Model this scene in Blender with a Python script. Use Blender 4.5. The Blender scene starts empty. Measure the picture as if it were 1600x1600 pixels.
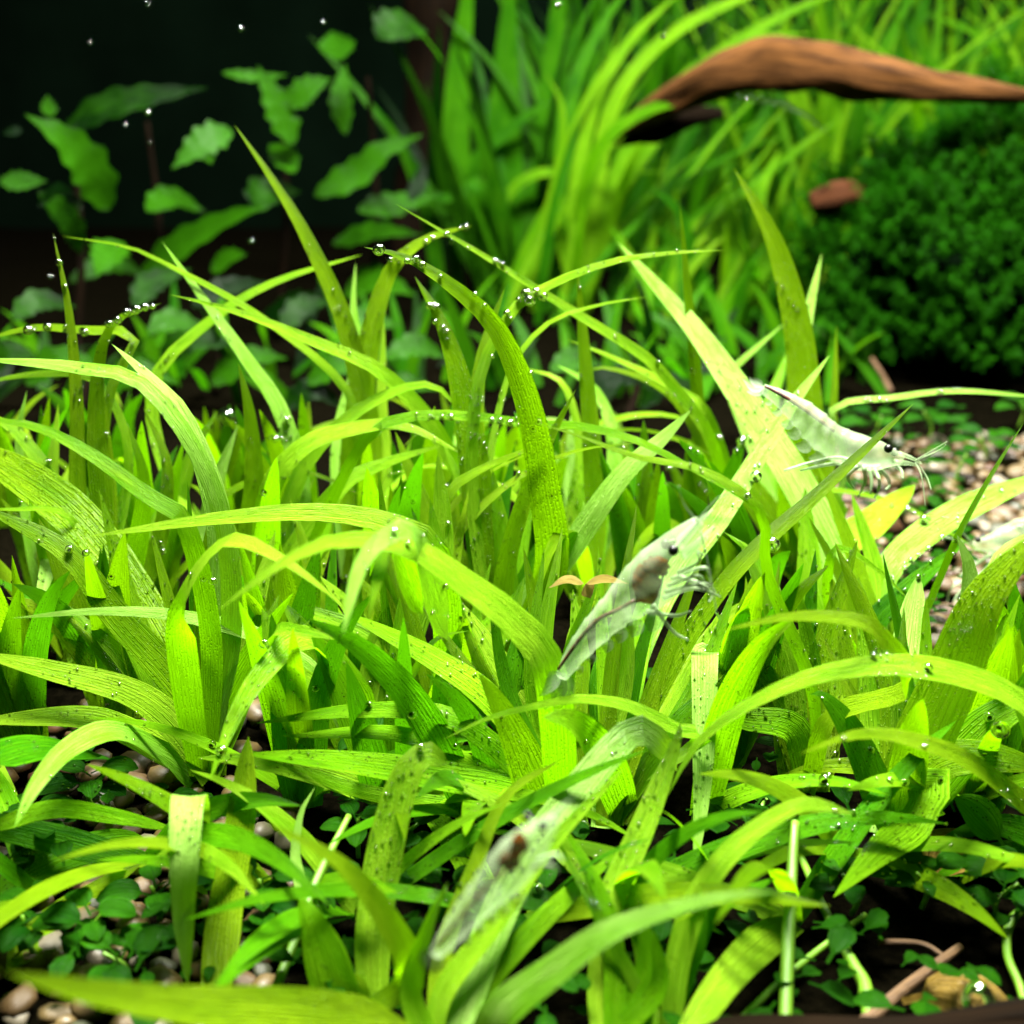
import bpy, bmesh, math, random
from mathutils import Vector, Matrix, noise
from mathutils.bvhtree import BVHTree
R = math.radians
rng = random.Random(11)
scene = bpy.context.scene
C = scene.collection

# ------------------------------------------------------------------ camera
CAM_H, PITCH, FPX = 0.085, R(20), 1932.0          # metres; focal length in pixels of a 1600 px frame
cd = bpy.data.cameras.new('camera'); cam = bpy.data.objects.new('camera', cd); C.objects.link(cam)
cam.location = (0, 0, CAM_H); cam.rotation_euler = (R(90) - PITCH, 0, 0)
cd.sensor_width = 36; cd.lens = 36 * FPX / 1600
cd.clip_start = 0.005; cd.clip_end = 5
cd.dof.use_dof = True; cd.dof.focus_distance = 0.152; cd.dof.aperture_fstop = 24
scene.camera = cam

# ------------------------------------------------------------------ world, lamps, exposure
w = bpy.data.worlds.new('World'); scene.world = w; w.use_nodes = True
w.node_tree.nodes['Background'].inputs[0].default_value = (0.6, 0.8, 0.4, 1)
w.node_tree.nodes['Background'].inputs[1].default_value = 0.01
def area(name, loc, target, sx, sy, power, col):
    l = bpy.data.lights.new(name, 'AREA'); l.shape = 'RECTANGLE'; l.size = sx; l.size_y = sy
    l.energy = power; l.color = col
    o = bpy.data.objects.new(name, l); C.objects.link(o); o.location = loc
    o.rotation_euler = (Vector(target) - Vector(loc)).to_track_quat('-Z', 'Y').to_euler()
    return o
area('aquarium_lamp', (0.01, 0.20, 0.34), (0.0, 0.165, 0), 0.20, 0.07, 7.0, (1.0, 0.98, 0.9))
area('aquarium_lamp_rear', (0.17, 0.47, 0.36), (0.15, 0.45, 0), 0.16, 0.05, 2.0, (1.0, 0.98, 0.9))
vs = scene.view_settings
vs.view_transform = 'Standard'; vs.look = 'None'; vs.exposure = 1.1; vs.gamma = 1
scene.render.engine = 'CYCLES'
scene.cycles.max_bounces = 6; scene.cycles.transparent_max_bounces = 12
scene.cycles.transmission_bounces = 5; scene.cycles.diffuse_bounces = 4
scene.cycles.caustics_refractive = False; scene.cycles.caustics_reflective = False

# ------------------------------------------------------------------ helpers
CAMP = Vector((0, 0, CAM_H))
FW = Vector((0, math.cos(PITCH), -math.sin(PITCH))); UP = Vector((0, math.sin(PITCH), math.cos(PITCH))); RT = Vector((1, 0, 0))
def ray(px, py): return FW + RT * ((px - 800) / FPX) + UP * ((800 - py) / FPX)
def at(px, py, Y):
    r = ray(px, py); return CAMP + r * (Y / r.y)
def ground(px, py, z=0.0):
    r = ray(px, py); return CAMP + r * ((z - CAM_H) / r.z)
def depth(p): return (p - CAMP).dot(FW)
def px2m(px, p): return px * depth(p) / FPX

def tag(o, label, cat, group=None, kind=None):
    if label: o['label'] = label
    if cat: o['category'] = cat
    if group: o['group'] = group
    if kind: o['kind'] = kind
    return o
def thing(name, loc, label, cat, group=None):
    o = bpy.data.objects.new(name, None); C.objects.link(o); o.location = loc; o.empty_display_size = 0.005
    return tag(o, label, cat, group)
def mesh_obj(name, me, mat, parent=None):
    o = bpy.data.objects.new(name, me); C.objects.link(o)
    if mat and not me.materials: me.materials.append(mat)
    if parent is not None:
        o.parent = parent
        o.matrix_parent_inverse = Matrix.Translation(parent.location).inverted() if parent.parent is None else Matrix.Identity(4)
    return o
def smooth(me):
    for p in me.polygons: p.use_smooth = True
def spline(pts, n):
    """Catmull-Rom through pts, resampled evenly to n+1 points"""
    P = [Vector(p) for p in pts]
    P = [P[0] * 2 - P[1]] + P + [P[-1] * 2 - P[-2]]
    out = []
    for i in range(1, len(P) - 2):
        p0, p1, p2, p3 = P[i-1:i+3]
        for k in range(16):
            t = k / 16
            out.append(0.5 * ((2*p1) + (p2-p0)*t + (2*p0-5*p1+4*p2-p3)*t*t + (3*p1-p0-3*p2+p3)*t**3))
    out.append(P[-2])
    L = [0]
    for a, b in zip(out, out[1:]): L.append(L[-1] + (b-a).length)
    res, j = [], 0
    for k in range(n + 1):
        s = L[-1] * k / n
        while j < len(L) - 2 and L[j+1] < s: j += 1
        f = (s - L[j]) / max(1e-12, L[j+1] - L[j]); res.append(out[j].lerp(out[j+1], min(1, f)))
    return res, L[-1]

# ------------------------------------------------------------------ materials
def mat(name):
    m = bpy.data.materials.new(name); m.use_nodes = True
    nt = m.node_tree; nt.nodes.clear()
    out = nt.nodes.new('ShaderNodeOutputMaterial')
    return m, nt, out
def N(nt, t, **kw):
    n = nt.nodes.new('ShaderNode' + t)
    for k, v in kw.items():
        if hasattr(n, k): setattr(n, k, v)
        else: n.inputs[k.replace('_', ' ')].default_value = v
    return n
def ramp(nt, src, stops):
    r = nt.nodes.new('ShaderNodeValToRGB'); nt.links.new(src, r.inputs[0])
    e = r.color_ramp.elements
    while len(e) < len(stops): e.new(0.5)
    for el, (p, c) in zip(e, stops):
        el.position = p; el.color = (*c, 1) if len(c) == 3 else c
    return r.outputs[0]
def mixc(nt, f, a, b, mode='MIX'):
    m = nt.nodes.new('ShaderNodeMix'); m.data_type = 'RGBA'; m.blend_type = mode
    for i, v in ((0, f), (6, a), (7, b)):
        if hasattr(v, 'links'): nt.links.new(v, m.inputs[i])
        else: m.inputs[i].default_value = (*v, 1) if isinstance(v, tuple) else v
    return m.outputs[2]
def math_(nt, op, a, b=0.0, c=0.0):
    m = nt.nodes.new('ShaderNodeMath'); m.operation = op
    for i, v in enumerate((a, b, c)):
        if hasattr(v, 'links'): nt.links.new(v, m.inputs[i])
        else: m.inputs[i].default_value = v
    return m.outputs[0]

def leaf_mat(name, c_lo, c_hi, trans, tw=0.5, rough=0.34, specks=0.0, blister=0.6, veins=1.0, coat=0.06, rand=0.34):
    m, nt, out = mat(name); L = nt.links.new
    tc = N(nt, 'TexCoord'); oi = N(nt, 'ObjectInfo')
    def uvnoise(su, sv, scale, detail):
        mp = N(nt, 'Mapping'); mp.inputs['Scale'].default_value = (su, sv, 1)
        L(tc.outputs['UV'], mp.inputs[0])
        cb = N(nt, 'CombineXYZ'); L(math_(nt, 'MULTIPLY', oi.outputs['Random'], 37.0), cb.inputs[2])
        ad = N(nt, 'VectorMath'); ad.operation = 'ADD'; L(mp.outputs[0], ad.inputs[0]); L(cb.outputs[0], ad.inputs[1])
        n = N(nt, 'TexNoise'); n.inputs['Scale'].default_value = scale; n.inputs['Detail'].default_value = detail
        L(ad.outputs[0], n.inputs['Vector']); return n.outputs[0], ad.outputs[0]
    streak, _ = uvnoise(36, 1.0, 1.0, 1.0)
    fine, _ = uvnoise(60, 5.0, 1.0, 0.0)
    blotch, vec = uvnoise(1.6, 1.3, 1.0, 2.0)
    f = math_(nt, 'ADD', math_(nt, 'MULTIPLY', streak, 0.68), math_(nt, 'MULTIPLY', blotch, 0.58))
    f = math_(nt, 'ADD', f, math_(nt, 'MULTIPLY', math_(nt, 'SUBTRACT', oi.outputs['Random'], 0.5), rand))
    col = ramp(nt, f, [(0.40, c_lo), (0.86, c_hi)])
    # parallel veins
    sep = N(nt, 'SeparateXYZ'); L(tc.outputs['UV'], sep.inputs[0])
    v = math_(nt, 'ABSOLUTE', math_(nt, 'SINE', math_(nt, 'MULTIPLY', sep.outputs[0], 9 * math.pi)))
    vein = math_(nt, 'POWER', math_(nt, 'SUBTRACT', 1.0, v), 5.0)
    vein = math_(nt, 'MULTIPLY', vein, math_(nt, 'MULTIPLY', fine, veins))
    col = mixc(nt, math_(nt, 'MULTIPLY', vein, 0.75), col, tuple(x * 0.45 for x in c_lo))
    tcol = mixc(nt, math_(nt, 'MULTIPLY', vein, 0.6), trans, tuple(x * 0.5 for x in trans))
    tcol = mixc(nt, math_(nt, 'MULTIPLY', math_(nt, 'SUBTRACT', 1.0, streak), 0.8), tcol, tuple(x * 0.55 for x in trans))
    if specks > 0:
        vo = N(nt, 'TexVoronoi'); vo.inputs['Scale'].default_value = 5.0
        mp = N(nt, 'Mapping'); mp.inputs['Scale'].default_value = (0.9, 2.2, 1); L(vec, mp.inputs[0]); L(mp.outputs[0], vo.inputs['Vector'])
        sp = math_(nt, 'MULTIPLY', math_(nt, 'LESS_THAN', vo.outputs['Distance'], 0.17), math_(nt, 'GREATER_THAN', blotch, 0.5))
        col = mixc(nt, math_(nt, 'MULTIPLY', sp, specks), col, (0.012, 0.02, 0.004))
        tcol = mixc(nt, math_(nt, 'MULTIPLY', sp, specks), tcol, (0.012, 0.02, 0.004))
    # relief: veins and small pearl blisters
    vo2 = N(nt, 'TexVoronoi'); vo2.inputs['Scale'].default_value = 9.0
    mp2 = N(nt, 'Mapping'); mp2.inputs['Scale'].default_value = (1.0, 1.7, 1); L(vec, mp2.inputs[0]); L(mp2.outputs[0], vo2.inputs['Vector'])
    bl = math_(nt, 'MULTIPLY', math_(nt, 'SUBTRACT', 0.36, math_(nt, 'MINIMUM', vo2.outputs['Distance'], 0.36)), blister)
    h = math_(nt, 'ADD', math_(nt, 'ADD', math_(nt, 'MULTIPLY', streak, 0.8), math_(nt, 'MULTIPLY', fine, 0.55)), math_(nt, 'SUBTRACT', math_(nt, 'MULTIPLY', bl, 2.2), math_(nt, 'MULTIPLY', vein, 0.9)))
    bp = N(nt, 'Bump'); bp.inputs['Strength'].default_value = 0.7; bp.inputs['Distance'].default_value = 0.0004; L(h, bp.inputs['Height'])
    p = N(nt, 'BsdfPrincipled'); L(col, p.inputs['Base Color']); p.inputs['Roughness'].default_value = rough
    p.inputs['Specular IOR Level'].default_value = coat
    L(bp.outputs[0], p.inputs['Normal'])
    t = N(nt, 'BsdfTranslucent'); L(tcol, t.inputs['Color']); L(bp.outputs[0], t.inputs['Normal'])
    mx = N(nt, 'MixShader'); mx.inputs[0].default_value = tw
    L(p.outputs[0], mx.inputs[1]); L(t.outputs[0], mx.inputs[2]); L(mx.outputs[0], out.inputs[0])
    return m
M = {}
M['leaf'] = leaf_mat('grass_leaf', (0.090, 0.28, 0.001), (0.29, 0.53, 0.018), (0.18, 0.50, 0.001), 0.58, rough=0.3, coat=0.12)
M['olive'] = leaf_mat('grass_leaf_olive', (0.088, 0.22, 0.001), (0.22, 0.39, 0.006), (0.178, 0.43, 0.001), 0.62, blister=1.0, rough=0.3, coat=0.10)
M['pale'] = leaf_mat('grass_leaf_pale_lit', (0.12, 0.33, 0.008), (0.31, 0.56, 0.09), (0.18, 0.44, 0.004), 0.48, coat=0.15)  # paler leaf tone, brightened so lit blade faces are put into the colour
M['deep'] = leaf_mat('grass_leaf_deep', (0.020, 0.13, 0.001), (0.08, 0.27, 0.002), (0.07, 0.30, 0.001), 0.5, specks=0.85)
M['speck'] = leaf_mat('grass_leaf_specked', (0.075, 0.25, 0.001), (0.20, 0.45, 0.006), (0.16, 0.46, 0.001), 0.55, specks=0.9)
M['film'] = leaf_mat('grass_leaf_film', (0.10, 0.28, 0.008), (0.30, 0.46, 0.11), (0.18, 0.40, 0.006), 0.45, coat=0.2)
M['broad'] = leaf_mat('broad_leaf_shaded', (0.0008, 0.009, 0.0003), (0.017, 0.085, 0.001), (0.006, 0.05, 0.001), 0.4, blister=0.3, veins=0.4, coat=0.12, rand=0.8)  # deep green, darkened further: the shadow at the back is painted into it
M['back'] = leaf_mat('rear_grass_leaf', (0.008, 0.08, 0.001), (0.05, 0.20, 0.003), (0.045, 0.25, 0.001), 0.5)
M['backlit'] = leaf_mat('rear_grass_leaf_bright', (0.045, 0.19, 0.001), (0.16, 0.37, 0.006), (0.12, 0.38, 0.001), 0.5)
M['round'] = leaf_mat('round_leaf', (0.003, 0.035, 0.001), (0.020, 0.10, 0.002), (0.014, 0.09, 0.001), 0.45, veins=0.2, blister=0.3)
M['tan'] = leaf_mat('dead_leaf', (0.15, 0.095, 0.015), (0.32, 0.22, 0.05), (0.22, 0.13, 0.018), 0.4, specks=0.4)

M['straw'] = leaf_mat('straw_leaf', (0.20, 0.15, 0.03), (0.36, 0.29, 0.08), (0.26, 0.20, 0.04), 0.5)
def simple(name, base, rough=0.6, bump=0.3, scale=300, lo=None, stretch=None, alpha=1.0, sss=0.0, spec=0.4):
    m, nt, out = mat(name); L = nt.links.new
    tc = N(nt, 'TexCoord'); n = N(nt, 'TexNoise'); n.inputs['Scale'].default_value = scale; n.inputs['Detail'].default_value = 6
    mp = N(nt, 'Mapping'); mp.inputs['Scale'].default_value = stretch or (1, 1, 1)
    L(tc.outputs['Object'] if not stretch else tc.outputs['UV'], mp.inputs[0]); L(mp.outputs[0], n.inputs['Vector'])
    col = ramp(nt, n.outputs[0], [(0.3, lo or tuple(x * 0.5 for x in base)), (0.7, base)])
    p = N(nt, 'BsdfPrincipled'); L(col, p.inputs['Base Color']); p.inputs['Roughness'].default_value = rough
    p.inputs['Alpha'].default_value = alpha; p.inputs['Specular IOR Level'].default_value = spec
    if bump:
        b = N(nt, 'Bump'); b.inputs['Strength'].default_value = bump; b.inputs['Distance'].default_value = 0.0006
        L(n.outputs[0], b.inputs['Height']); L(b.outputs[0], p.inputs['Normal'])
    L(p.outputs[0], out.inputs[0]); return m
M['soil'] = simple('dark_soil', (0.0024, 0.0020, 0.0010), 1.0, 0.8, 900, (0.0006, 0.0006, 0.0003), spec=0.0)
M['wall'] = simple('dark_backdrop', (0.0015, 0.004, 0.002), 0.9, 0, 20, spec=0.0)
M['wood'] = simple('driftwood', (0.085, 0.035, 0.009), 0.85, 1.0, 5, (0.012, 0.005, 0.002), (4, 0.14, 1), spec=0.04)
M['darkwood'] = simple('dark_driftwood', (0.005, 0.0026, 0.001), 0.9, 0.9, 6, (0.002, 0.0015, 0.001), (4, 0.12, 1), spec=0.02)
M['stub'] = simple('red_brown_wood', (0.045, 0.015, 0.005), 0.85, 1.0, 5, (0.014, 0.005, 0.002), (4, 0.14, 1), spec=0.04)
M['gap_shade'] = simple('mound_gap_shade', (0.001, 0.003, 0.001), 1.0, 0.6, 200, spec=0.0)  # near-black body added inside the moss so its gaps read as shade
M['stem'] = simple('green_stem', (0.10, 0.22, 0.006), 0.5, 0.2, 5, (0.05, 0.14, 0.002), (4, 0.6, 1))
M['brownstem'] = simple('brown_stem', (0.10, 0.05, 0.012), 0.7, 0.5, 5, (0.035, 0.016, 0.005), (4, 0.6, 1))
PEB = [simple('pebble_' + n, c, 0.5, 0.25, 500, tuple(x * 0.6 for x in c)) for n, c in
       (('sand', (0.085, 0.056, 0.016)), ('tan', (0.065, 0.036, 0.010)), ('rust', (0.050, 0.020, 0.006)), ('white', (0.12, 0.10, 0.065)), ('grey', (0.035, 0.038, 0.018)))]

def shrimp_mat():
    m, nt, out = mat('shrimp_shell'); L = nt.links.new
    tc = N(nt, 'TexCoord'); n = N(nt, 'TexNoise'); n.inputs['Scale'].default_value = 380; n.inputs['Detail'].default_value = 3
    L(tc.outputs['Object'], n.inputs['Vector'])
    col = ramp(nt, n.outputs[0], [(0.35, (0.34, 0.46, 0.24)), (0.7, (0.52, 0.62, 0.42))])
    p = N(nt, 'BsdfPrincipled'); L(col, p.inputs['Base Color']); p.inputs['Roughness'].default_value = 0.22; p.inputs['Specular IOR Level'].default_value = 0.45
    t = N(nt, 'BsdfTranslucent'); t.inputs['Color'].default_value = (0.42, 0.56, 0.30, 1)
    mx = N(nt, 'MixShader'); mx.inputs[0].default_value = 0.35; L(p.outputs[0], mx.inputs[1]); L(t.outputs[0], mx.inputs[2])
    tr = N(nt, 'BsdfTransparent'); tr.inputs[0].default_value = (0.97, 1, 0.96, 1)
    a = ramp(nt, n.outputs[0], [(0.3, (0.22,)*3), (0.75, (0.36,)*3)])
    m2 = N(nt, 'MixShader'); L(a, m2.inputs[0]); L(tr.outputs[0], m2.inputs[1]); L(mx.outputs[0], m2.inputs[2])
    L(m2.outputs[0], out.inputs[0]); return m
M['shell'] = shrimp_mat()
M['limb'] = simple('shrimp_limb', (0.30, 0.40, 0.22), 0.3, 0, 300, (0.22, 0.32, 0.16), alpha=0.6)
M['gut'] = simple('shrimp_gut', (0.10, 0.022, 0.010), 0.5, 0, 900, (0.02, 0.008, 0.006))
def organ_mat():
    m, nt, out = mat('shrimp_organ'); L = nt.links.new
    tc = N(nt, 'TexCoord'); n = N(nt, 'TexNoise'); n.inputs['Scale'].default_value = 650; n.inputs['Detail'].default_value = 3
    L(tc.outputs['Object'], n.inputs['Vector'])
    col = ramp(nt, n.outputs[0], [(0.36, (0.014, 0.008, 0.001)), (0.62, (0.13, 0.036, 0.002))])
    d = N(nt, 'BsdfDiffuse'); t = N(nt, 'BsdfTranslucent'); L(col, d.inputs[0]); L(col, t.inputs[0])
    a = N(nt, 'MixShader'); a.inputs[0].default_value = 0.5; L(d.outputs[0], a.inputs[1]); L(t.outputs[0], a.inputs[2])
    tr = N(nt, 'BsdfTransparent'); b = N(nt, 'MixShader'); L(ramp(nt, n.outputs[0], [(0.3, (0.95,)*3), (0.68, (0.72,)*3)]), b.inputs[0])
    L(tr.outputs[0], b.inputs[1]); L(a.outputs[0], b.inputs[2]); L(b.outputs[0], out.inputs[0]); return m
M['organ'] = organ_mat()
M['eye'] = simple('shrimp_eye', (0.003, 0.003, 0.003), 0.35, 0, 100, spec=0.25)
m, nt, out = mat('air_bubble')
g = N(nt, 'BsdfGlass'); g.inputs['IOR'].default_value = 0.76; g.inputs['Roughness'].default_value = 0.0
g.inputs['Color'].default_value = (1, 1, 1, 1); nt.links.new(g.outputs[0], out.inputs[0]); M['bubble'] = m

# ------------------------------------------------------------------ leaf builder
LEAVES = []          # every built leaf mesh (world coordinates) for bubbles
def profile(t, p, wave=0.0):
    base = 0.74 + 0.26 * min(1, t / 0.25)
    return base * max(0.0, 1 - t ** p) ** 0.85
def broad_profile(t, p, wave):
    s = math.sin(math.pi * min(1, max(0, t)) ** 0.7) ** 1.05 if 0 < t < 1 else 0.0
    return max(0.05 * (1 - t), s) * (1 + wave * math.sin(t * 34))
def round_profile(t, p, wave):
    u = max(0, (t - 0.25) / 0.75)
    return max(0.10 if t < 0.9 else 0, math.sin(math.pi * u ** 0.8) ** 0.6 if 0 < u < 1 else 0)
def build_leaf(P, name, material, parent, upness=0.45, roll=0.0, twist=0.0, cup=0.12, prof=profile, p=2.6, wave=0.0, width=None, wpx=None, n=22, start=0.0, flatw=False):
    pts, Ln = spline(P, n)
    verts, uvs, faces = [], [], []
    K = (-1, -0.52, 0, 0.52, 1)
    s = 0; seed = rng.random() * 100
    for i, q in enumerate(pts):
        t = i / n
        T = (pts[min(n, i+1)] - pts[max(0, i-1)]).normalized()
        V = (CAMP - q).normalized()
        nn = V * (1 - upness) + Vector((0, 0, 1)) * upness
        nn = (nn - T * nn.dot(T))
        if nn.length < 1e-4: nn = V - T * V.dot(T)
        nn.normalize()
        nn = Matrix.Rotation(roll + twist * (t - 0.5), 3, T) @ nn
        wd = T.cross(nn).normalized()
        if i and wd.dot(pw) < 0: wd = -wd
        pw = wd
        if wpx: W = px2m(wpx, q) / (1.0 if flatw else max(0.55, abs(nn.dot(V)))) * 0.5
        else: W = width * 0.5
        W *= prof(t, p, wave) * (min(1, 0.05 + t / start) if start else 1)
        W *= 1 + 0.05 * noise.noise((seed, t * 5, 0))
        if i: s += (pts[i] - pts[i-1]).length
        for k in K:
            rip = wave * 0.25 * W * math.sin(t * 30 + k) * abs(k)
            verts.append(q + wd * W * k + nn * (cup * W * (k * k) + rip - 0.04 * W * (1 - abs(k))))
            uvs.append(((k + 1) / 2, s / 0.01))
        if i:
            a = (i-1) * 5; b = i * 5
            for j in range(4): faces.append((a+j, a+j+1, b+j+1, b+j))
    me = bpy.data.meshes.new(name); me.from_pydata(verts, [], faces)
    ul = me.uv_layers.new(name='UVMap')
    for lp in me.loops: ul.data[lp.index].uv = uvs[lp.vertex_index]
    smooth(me)
    o = mesh_obj(name, me, M[material], parent)
    LEAVES.append((o, verts, faces))
    return o
def tube(P, radii, name, material, parent=None, seg=10, n=24, rough=0.0, flat=1.0, cap=True):
    pts, Ln = spline(P, n)
    rs = [radii] * (n+1) if not hasattr(radii, '__len__') else [radii[min(len(radii)-1, int(i/n*(len(radii)-1)))] * (1 - (i/n*(len(radii)-1)) % 1) + radii[min(len(radii)-1, int(i/n*(len(radii)-1))+1)] * ((i/n*(len(radii)-1)) % 1) for i in range(n+1)]
    verts, faces, uvs = [], [], []; s = 0; sd = rng.random() * 50
    for i, q in enumerate(pts):
        T = (pts[min(n, i+1)] - pts[max(0, i-1)]).normalized()
        A = T.cross(Vector((0, 0, 1)) if abs(T.z) < 0.9 else Vector((1, 0, 0))).normalized(); B = A.cross(T).normalized()
        if i: s += (pts[i] - pts[i-1]).length
        for j in range(seg):
            a = 2 * math.pi * j / seg
            r = rs[i] * (1 + rough * noise.noise((math.cos(a) * 1.6 + sd, math.sin(a) * 1.6, s * 60)))
            verts.append(q + A * r * math.cos(a) + B * r * math.sin(a) * flat); uvs.append((j / seg, s / 0.01))
        if i:
            for j in range(seg): faces.append(((i-1)*seg+j, (i-1)*seg+(j+1) % seg, i*seg+(j+1) % seg, i*seg+j))
    if cap: faces.append(tuple(reversed(range(seg)))); faces.append(tuple(n*seg+j for j in range(seg)))
    me = bpy.data.meshes.new(name); me.from_pydata(verts, [], faces)
    ul = me.uv_layers.new(name='UVMap')
    for lp in me.loops: ul.data[lp.index].uv = uvs[lp.vertex_index]
    smooth(me)
    return mesh_obj(name, me, M[material] if isinstance(material, str) else material, parent)
def blob(name, material, parent, loc, scale, rough=0.25, freq=2.0, sub=3, kind=None):
    bm = bmesh.new(); bmesh.ops.create_icosphere(bm, subdivisions=sub, radius=1); sd = rng.random() * 90
    for v in bm.verts:
        f = 1 + rough * noise.fractal(v.co * freq + Vector((sd, 0, 0)), 1.0, 2.0, 3)
        v.co = Vector((v.co.x * scale[0], v.co.y * scale[1], v.co.z * scale[2])) * f + Vector(loc)
    me = bpy.data.meshes.new(name); bm.to_mesh(me); bm.free(); smooth(me)
    return mesh_obj(name, me, M[material] if isinstance(material, str) else material, parent)

# ------------------------------------------------------------------ setting: substrate and backdrop
bm = bmesh.new(); NX, NY = 70, 60
grid = [[bm.verts.new((-0.45 + 0.9 * i / NX, 0.03 + 0.67 * j / NY, 0)) for i in range(NX+1)] for j in range(NY+1)]
for row in grid:
    for v in row:
        v.co.z = -0.0015 + 0.0016 * noise.noise(v.co * 40)
for j in range(NY):
    for i in range(NX): bm.faces.new((grid[j][i], grid[j][i+1], grid[j+1][i+1], grid[j+1][i]))
me = bpy.data.meshes.new('substrate'); bm.to_mesh(me); bm.free(); smooth(me)
substrate = tag(mesh_obj('substrate', me, M['soil']), 'dark aquarium soil bed strewn with pale gravel', None, None, 'structure')
bm = bmesh.new()
for a, b in (((-0.45, 0.70), (0.45, 0.70)), ((-0.45, 0.28), (-0.45, 0.70)), ((0.45, 0.70), (0.45, 0.28))):
    d = Vector((b[0]-a[0], b[1]-a[1], 0)).normalized(); nn = Vector((-d.y, d.x, 0)) * 0.006
    vs_ = [bm.verts.new((x + k * nn.x, y + k * nn.y, z)) for k in (0, 1) for z in (-0.02, 0.30) for x, y in (a, b)]
    for f in ((0,1,3,2), (4,6,7,5), (0,4,5,1), (2,3,7,6), (0,2,6,4), (1,5,7,3)): bm.faces.new([vs_[i] for i in f])
me = bpy.data.meshes.new('tank_backdrop'); bm.to_mesh(me); bm.free()
tag(mesh_obj('tank_backdrop', me, M['wall']), 'dark backdrop behind the aquarium plants', None, None, 'structure')

# gravel: the pebbles that show are parts of the substrate, the rest one stuff part
pebm = []
for k in range(6):
    bm = bmesh.new(); bmesh.ops.create_icosphere(bm, subdivisions=2, radius=1)
    for v in bm.verts:
        v.co *= 1 + 0.28 * noise.noise(v.co * 1.3 + Vector((k * 7, 0, 0)))
        v.co.z *= 0.7
    pebm.append(bm)
def gravel_ok(x, y):
    q = Vector((x, y, 0)) - CAMP; d = q.dot(FW); px = 800 + FPX * q.dot(RT) / d; py = 800 - FPX * q.dot(UP) / d
    if not (-60 < px < 1660 and 560 < py < 1680): return 0, px, py
    left = px < 420 and py > 1180
    right = px > 1270 and 680 < py < 1010
    return (2 if left or right else (1 if px < 480 and py > 1000 else 0)), px, py
peb_vis, peb_rest = [], []
y = 0.080
while y < 0.34:
    sp = 0.0026 if y < 0.13 else 0.0034
    x = -0.2
    while x < 0.2:
        X = x + rng.uniform(-1, 1) * sp * 0.5; Yp = y + rng.uniform(-1, 1) * sp * 0.5
        ok, px, py = gravel_ok(X, Yp)
        if ok == 2 and rng.random() > 0.30: peb_vis.append((X, Yp, sp, abs(px-800)))
        elif ok == 1 and rng.random() < 0.35: peb_rest.append((X, Yp, sp))
        x += sp * 0.95
    y += sp * 0.9
rng.shuffle(peb_vis)
pme = []
for k, b in enumerate(pebm):
    for mi in range(5):
        me = bpy.data.meshes.new('pebble'); b.to_mesh(me); smooth(me); me.materials.append(PEB[mi]); pme.append(me)
def peb_pose(X, Yp, sp):
    r = sp * rng.choice((0.3, 0.38, 0.45, 0.52, 0.6, 0.72))
    return Matrix.LocRotScale(Vector((X, Yp, r * 0.35 - 0.0006)), Vector((rng.uniform(-.4, .4), rng.uniform(-.4, .4), rng.uniform(0, 6.28))).to_track_quat('Z', 'Y') if False else Matrix.Rotation(rng.uniform(0, 6.28), 3, 'Z').to_quaternion() @ Matrix.Rotation(rng.uniform(-.5, .5), 3, 'X').to_quaternion(), Vector((r * rng.uniform(.9, 1.35), r, r * rng.uniform(.75, 1.1))))
def pick_me():
    return pme[rng.randrange(6) * 5 + rng.choices(range(5), (40, 26, 12, 13, 9))[0]]
for X, Yp, sp, _ in peb_vis[:300]:
    o = bpy.data.objects.new('pebble', pick_me()); C.objects.link(o); o.parent = substrate; o.matrix_local = peb_pose(X, Yp, sp)
bm = bmesh.new()
for X, Yp, sp in [q[:3] for q in peb_vis[300:]] + peb_rest:
    src = pick_me(); n0 = len(bm.verts); f0 = len(bm.faces)
    bm.from_mesh(src); bm.verts.ensure_lookup_table(); bm.faces.ensure_lookup_table(); mt = peb_pose(X, Yp, sp)
    mi = PEB.index(src.materials[0])
    for v in bm.verts[n0:]: v.co = mt @ v.co
    for f in bm.faces[f0:]: f.material_index = mi
me = bpy.data.meshes.new('gravel')
for q in PEB: me.materials.append(q)
bm.to_mesh(me); bm.free(); smooth(me)
tag(mesh_obj('gravel', me, None, substrate), None, None, None, 'stuff')

# ------------------------------------------------------------------ driftwood
def px_tube(name, pts, rpx, Y, material, label, cat, **kw):
    Ys = Y if hasattr(Y, '__len__') else [Y] * len(pts)
    P = [at(a, b, yy) for (a, b), yy in zip(pts, Ys)]
    rr = [px2m(r, p) for r, p in zip(rpx, P)]
    return tag(tube(P, rr, name, material, **kw), label, cat)
px_tube('driftwood_branch', [(938,222),(995,190),(1075,140),(1160,108),(1270,104),(1380,122),(1480,138),(1560,146),(1625,150)],
        [5, 16, 27, 34, 40, 38, 30, 20, 8], [0.43,0.42,0.405,0.39,0.375,0.36,0.35,0.345,0.345], 'wood',
        'arched orange-brown driftwood branch above the mossy mound', 'driftwood', seg=20, n=60, rough=0.35)
px_tube('driftwood_root', [(960,222),(1010,205),(1060,185),(1130,178)], [8, 20, 16, 8], 0.425, 'darkwood',
        'short dark driftwood snag under the left end of the arched branch', 'driftwood', seg=14, n=24, rough=0.5)
px_tube('driftwood_stub', [(1268,318),(1290,312),(1325,305),(1370,318)], [14, 20, 18, 8], 0.37, 'stub',
        'small reddish-brown wood stub poking out left of the mossy mound', 'driftwood', seg=14, n=16, rough=0.4)
px_tube('driftwood', [(640,520),(655,380),(665,220),(672,60),(680,-80)], [60, 42, 34, 34, 36], 0.53, 'darkwood',
        'upright blackish driftwood trunk between the broad leaves and the rear grass', 'driftwood', seg=18, n=40, rough=0.5)
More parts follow.
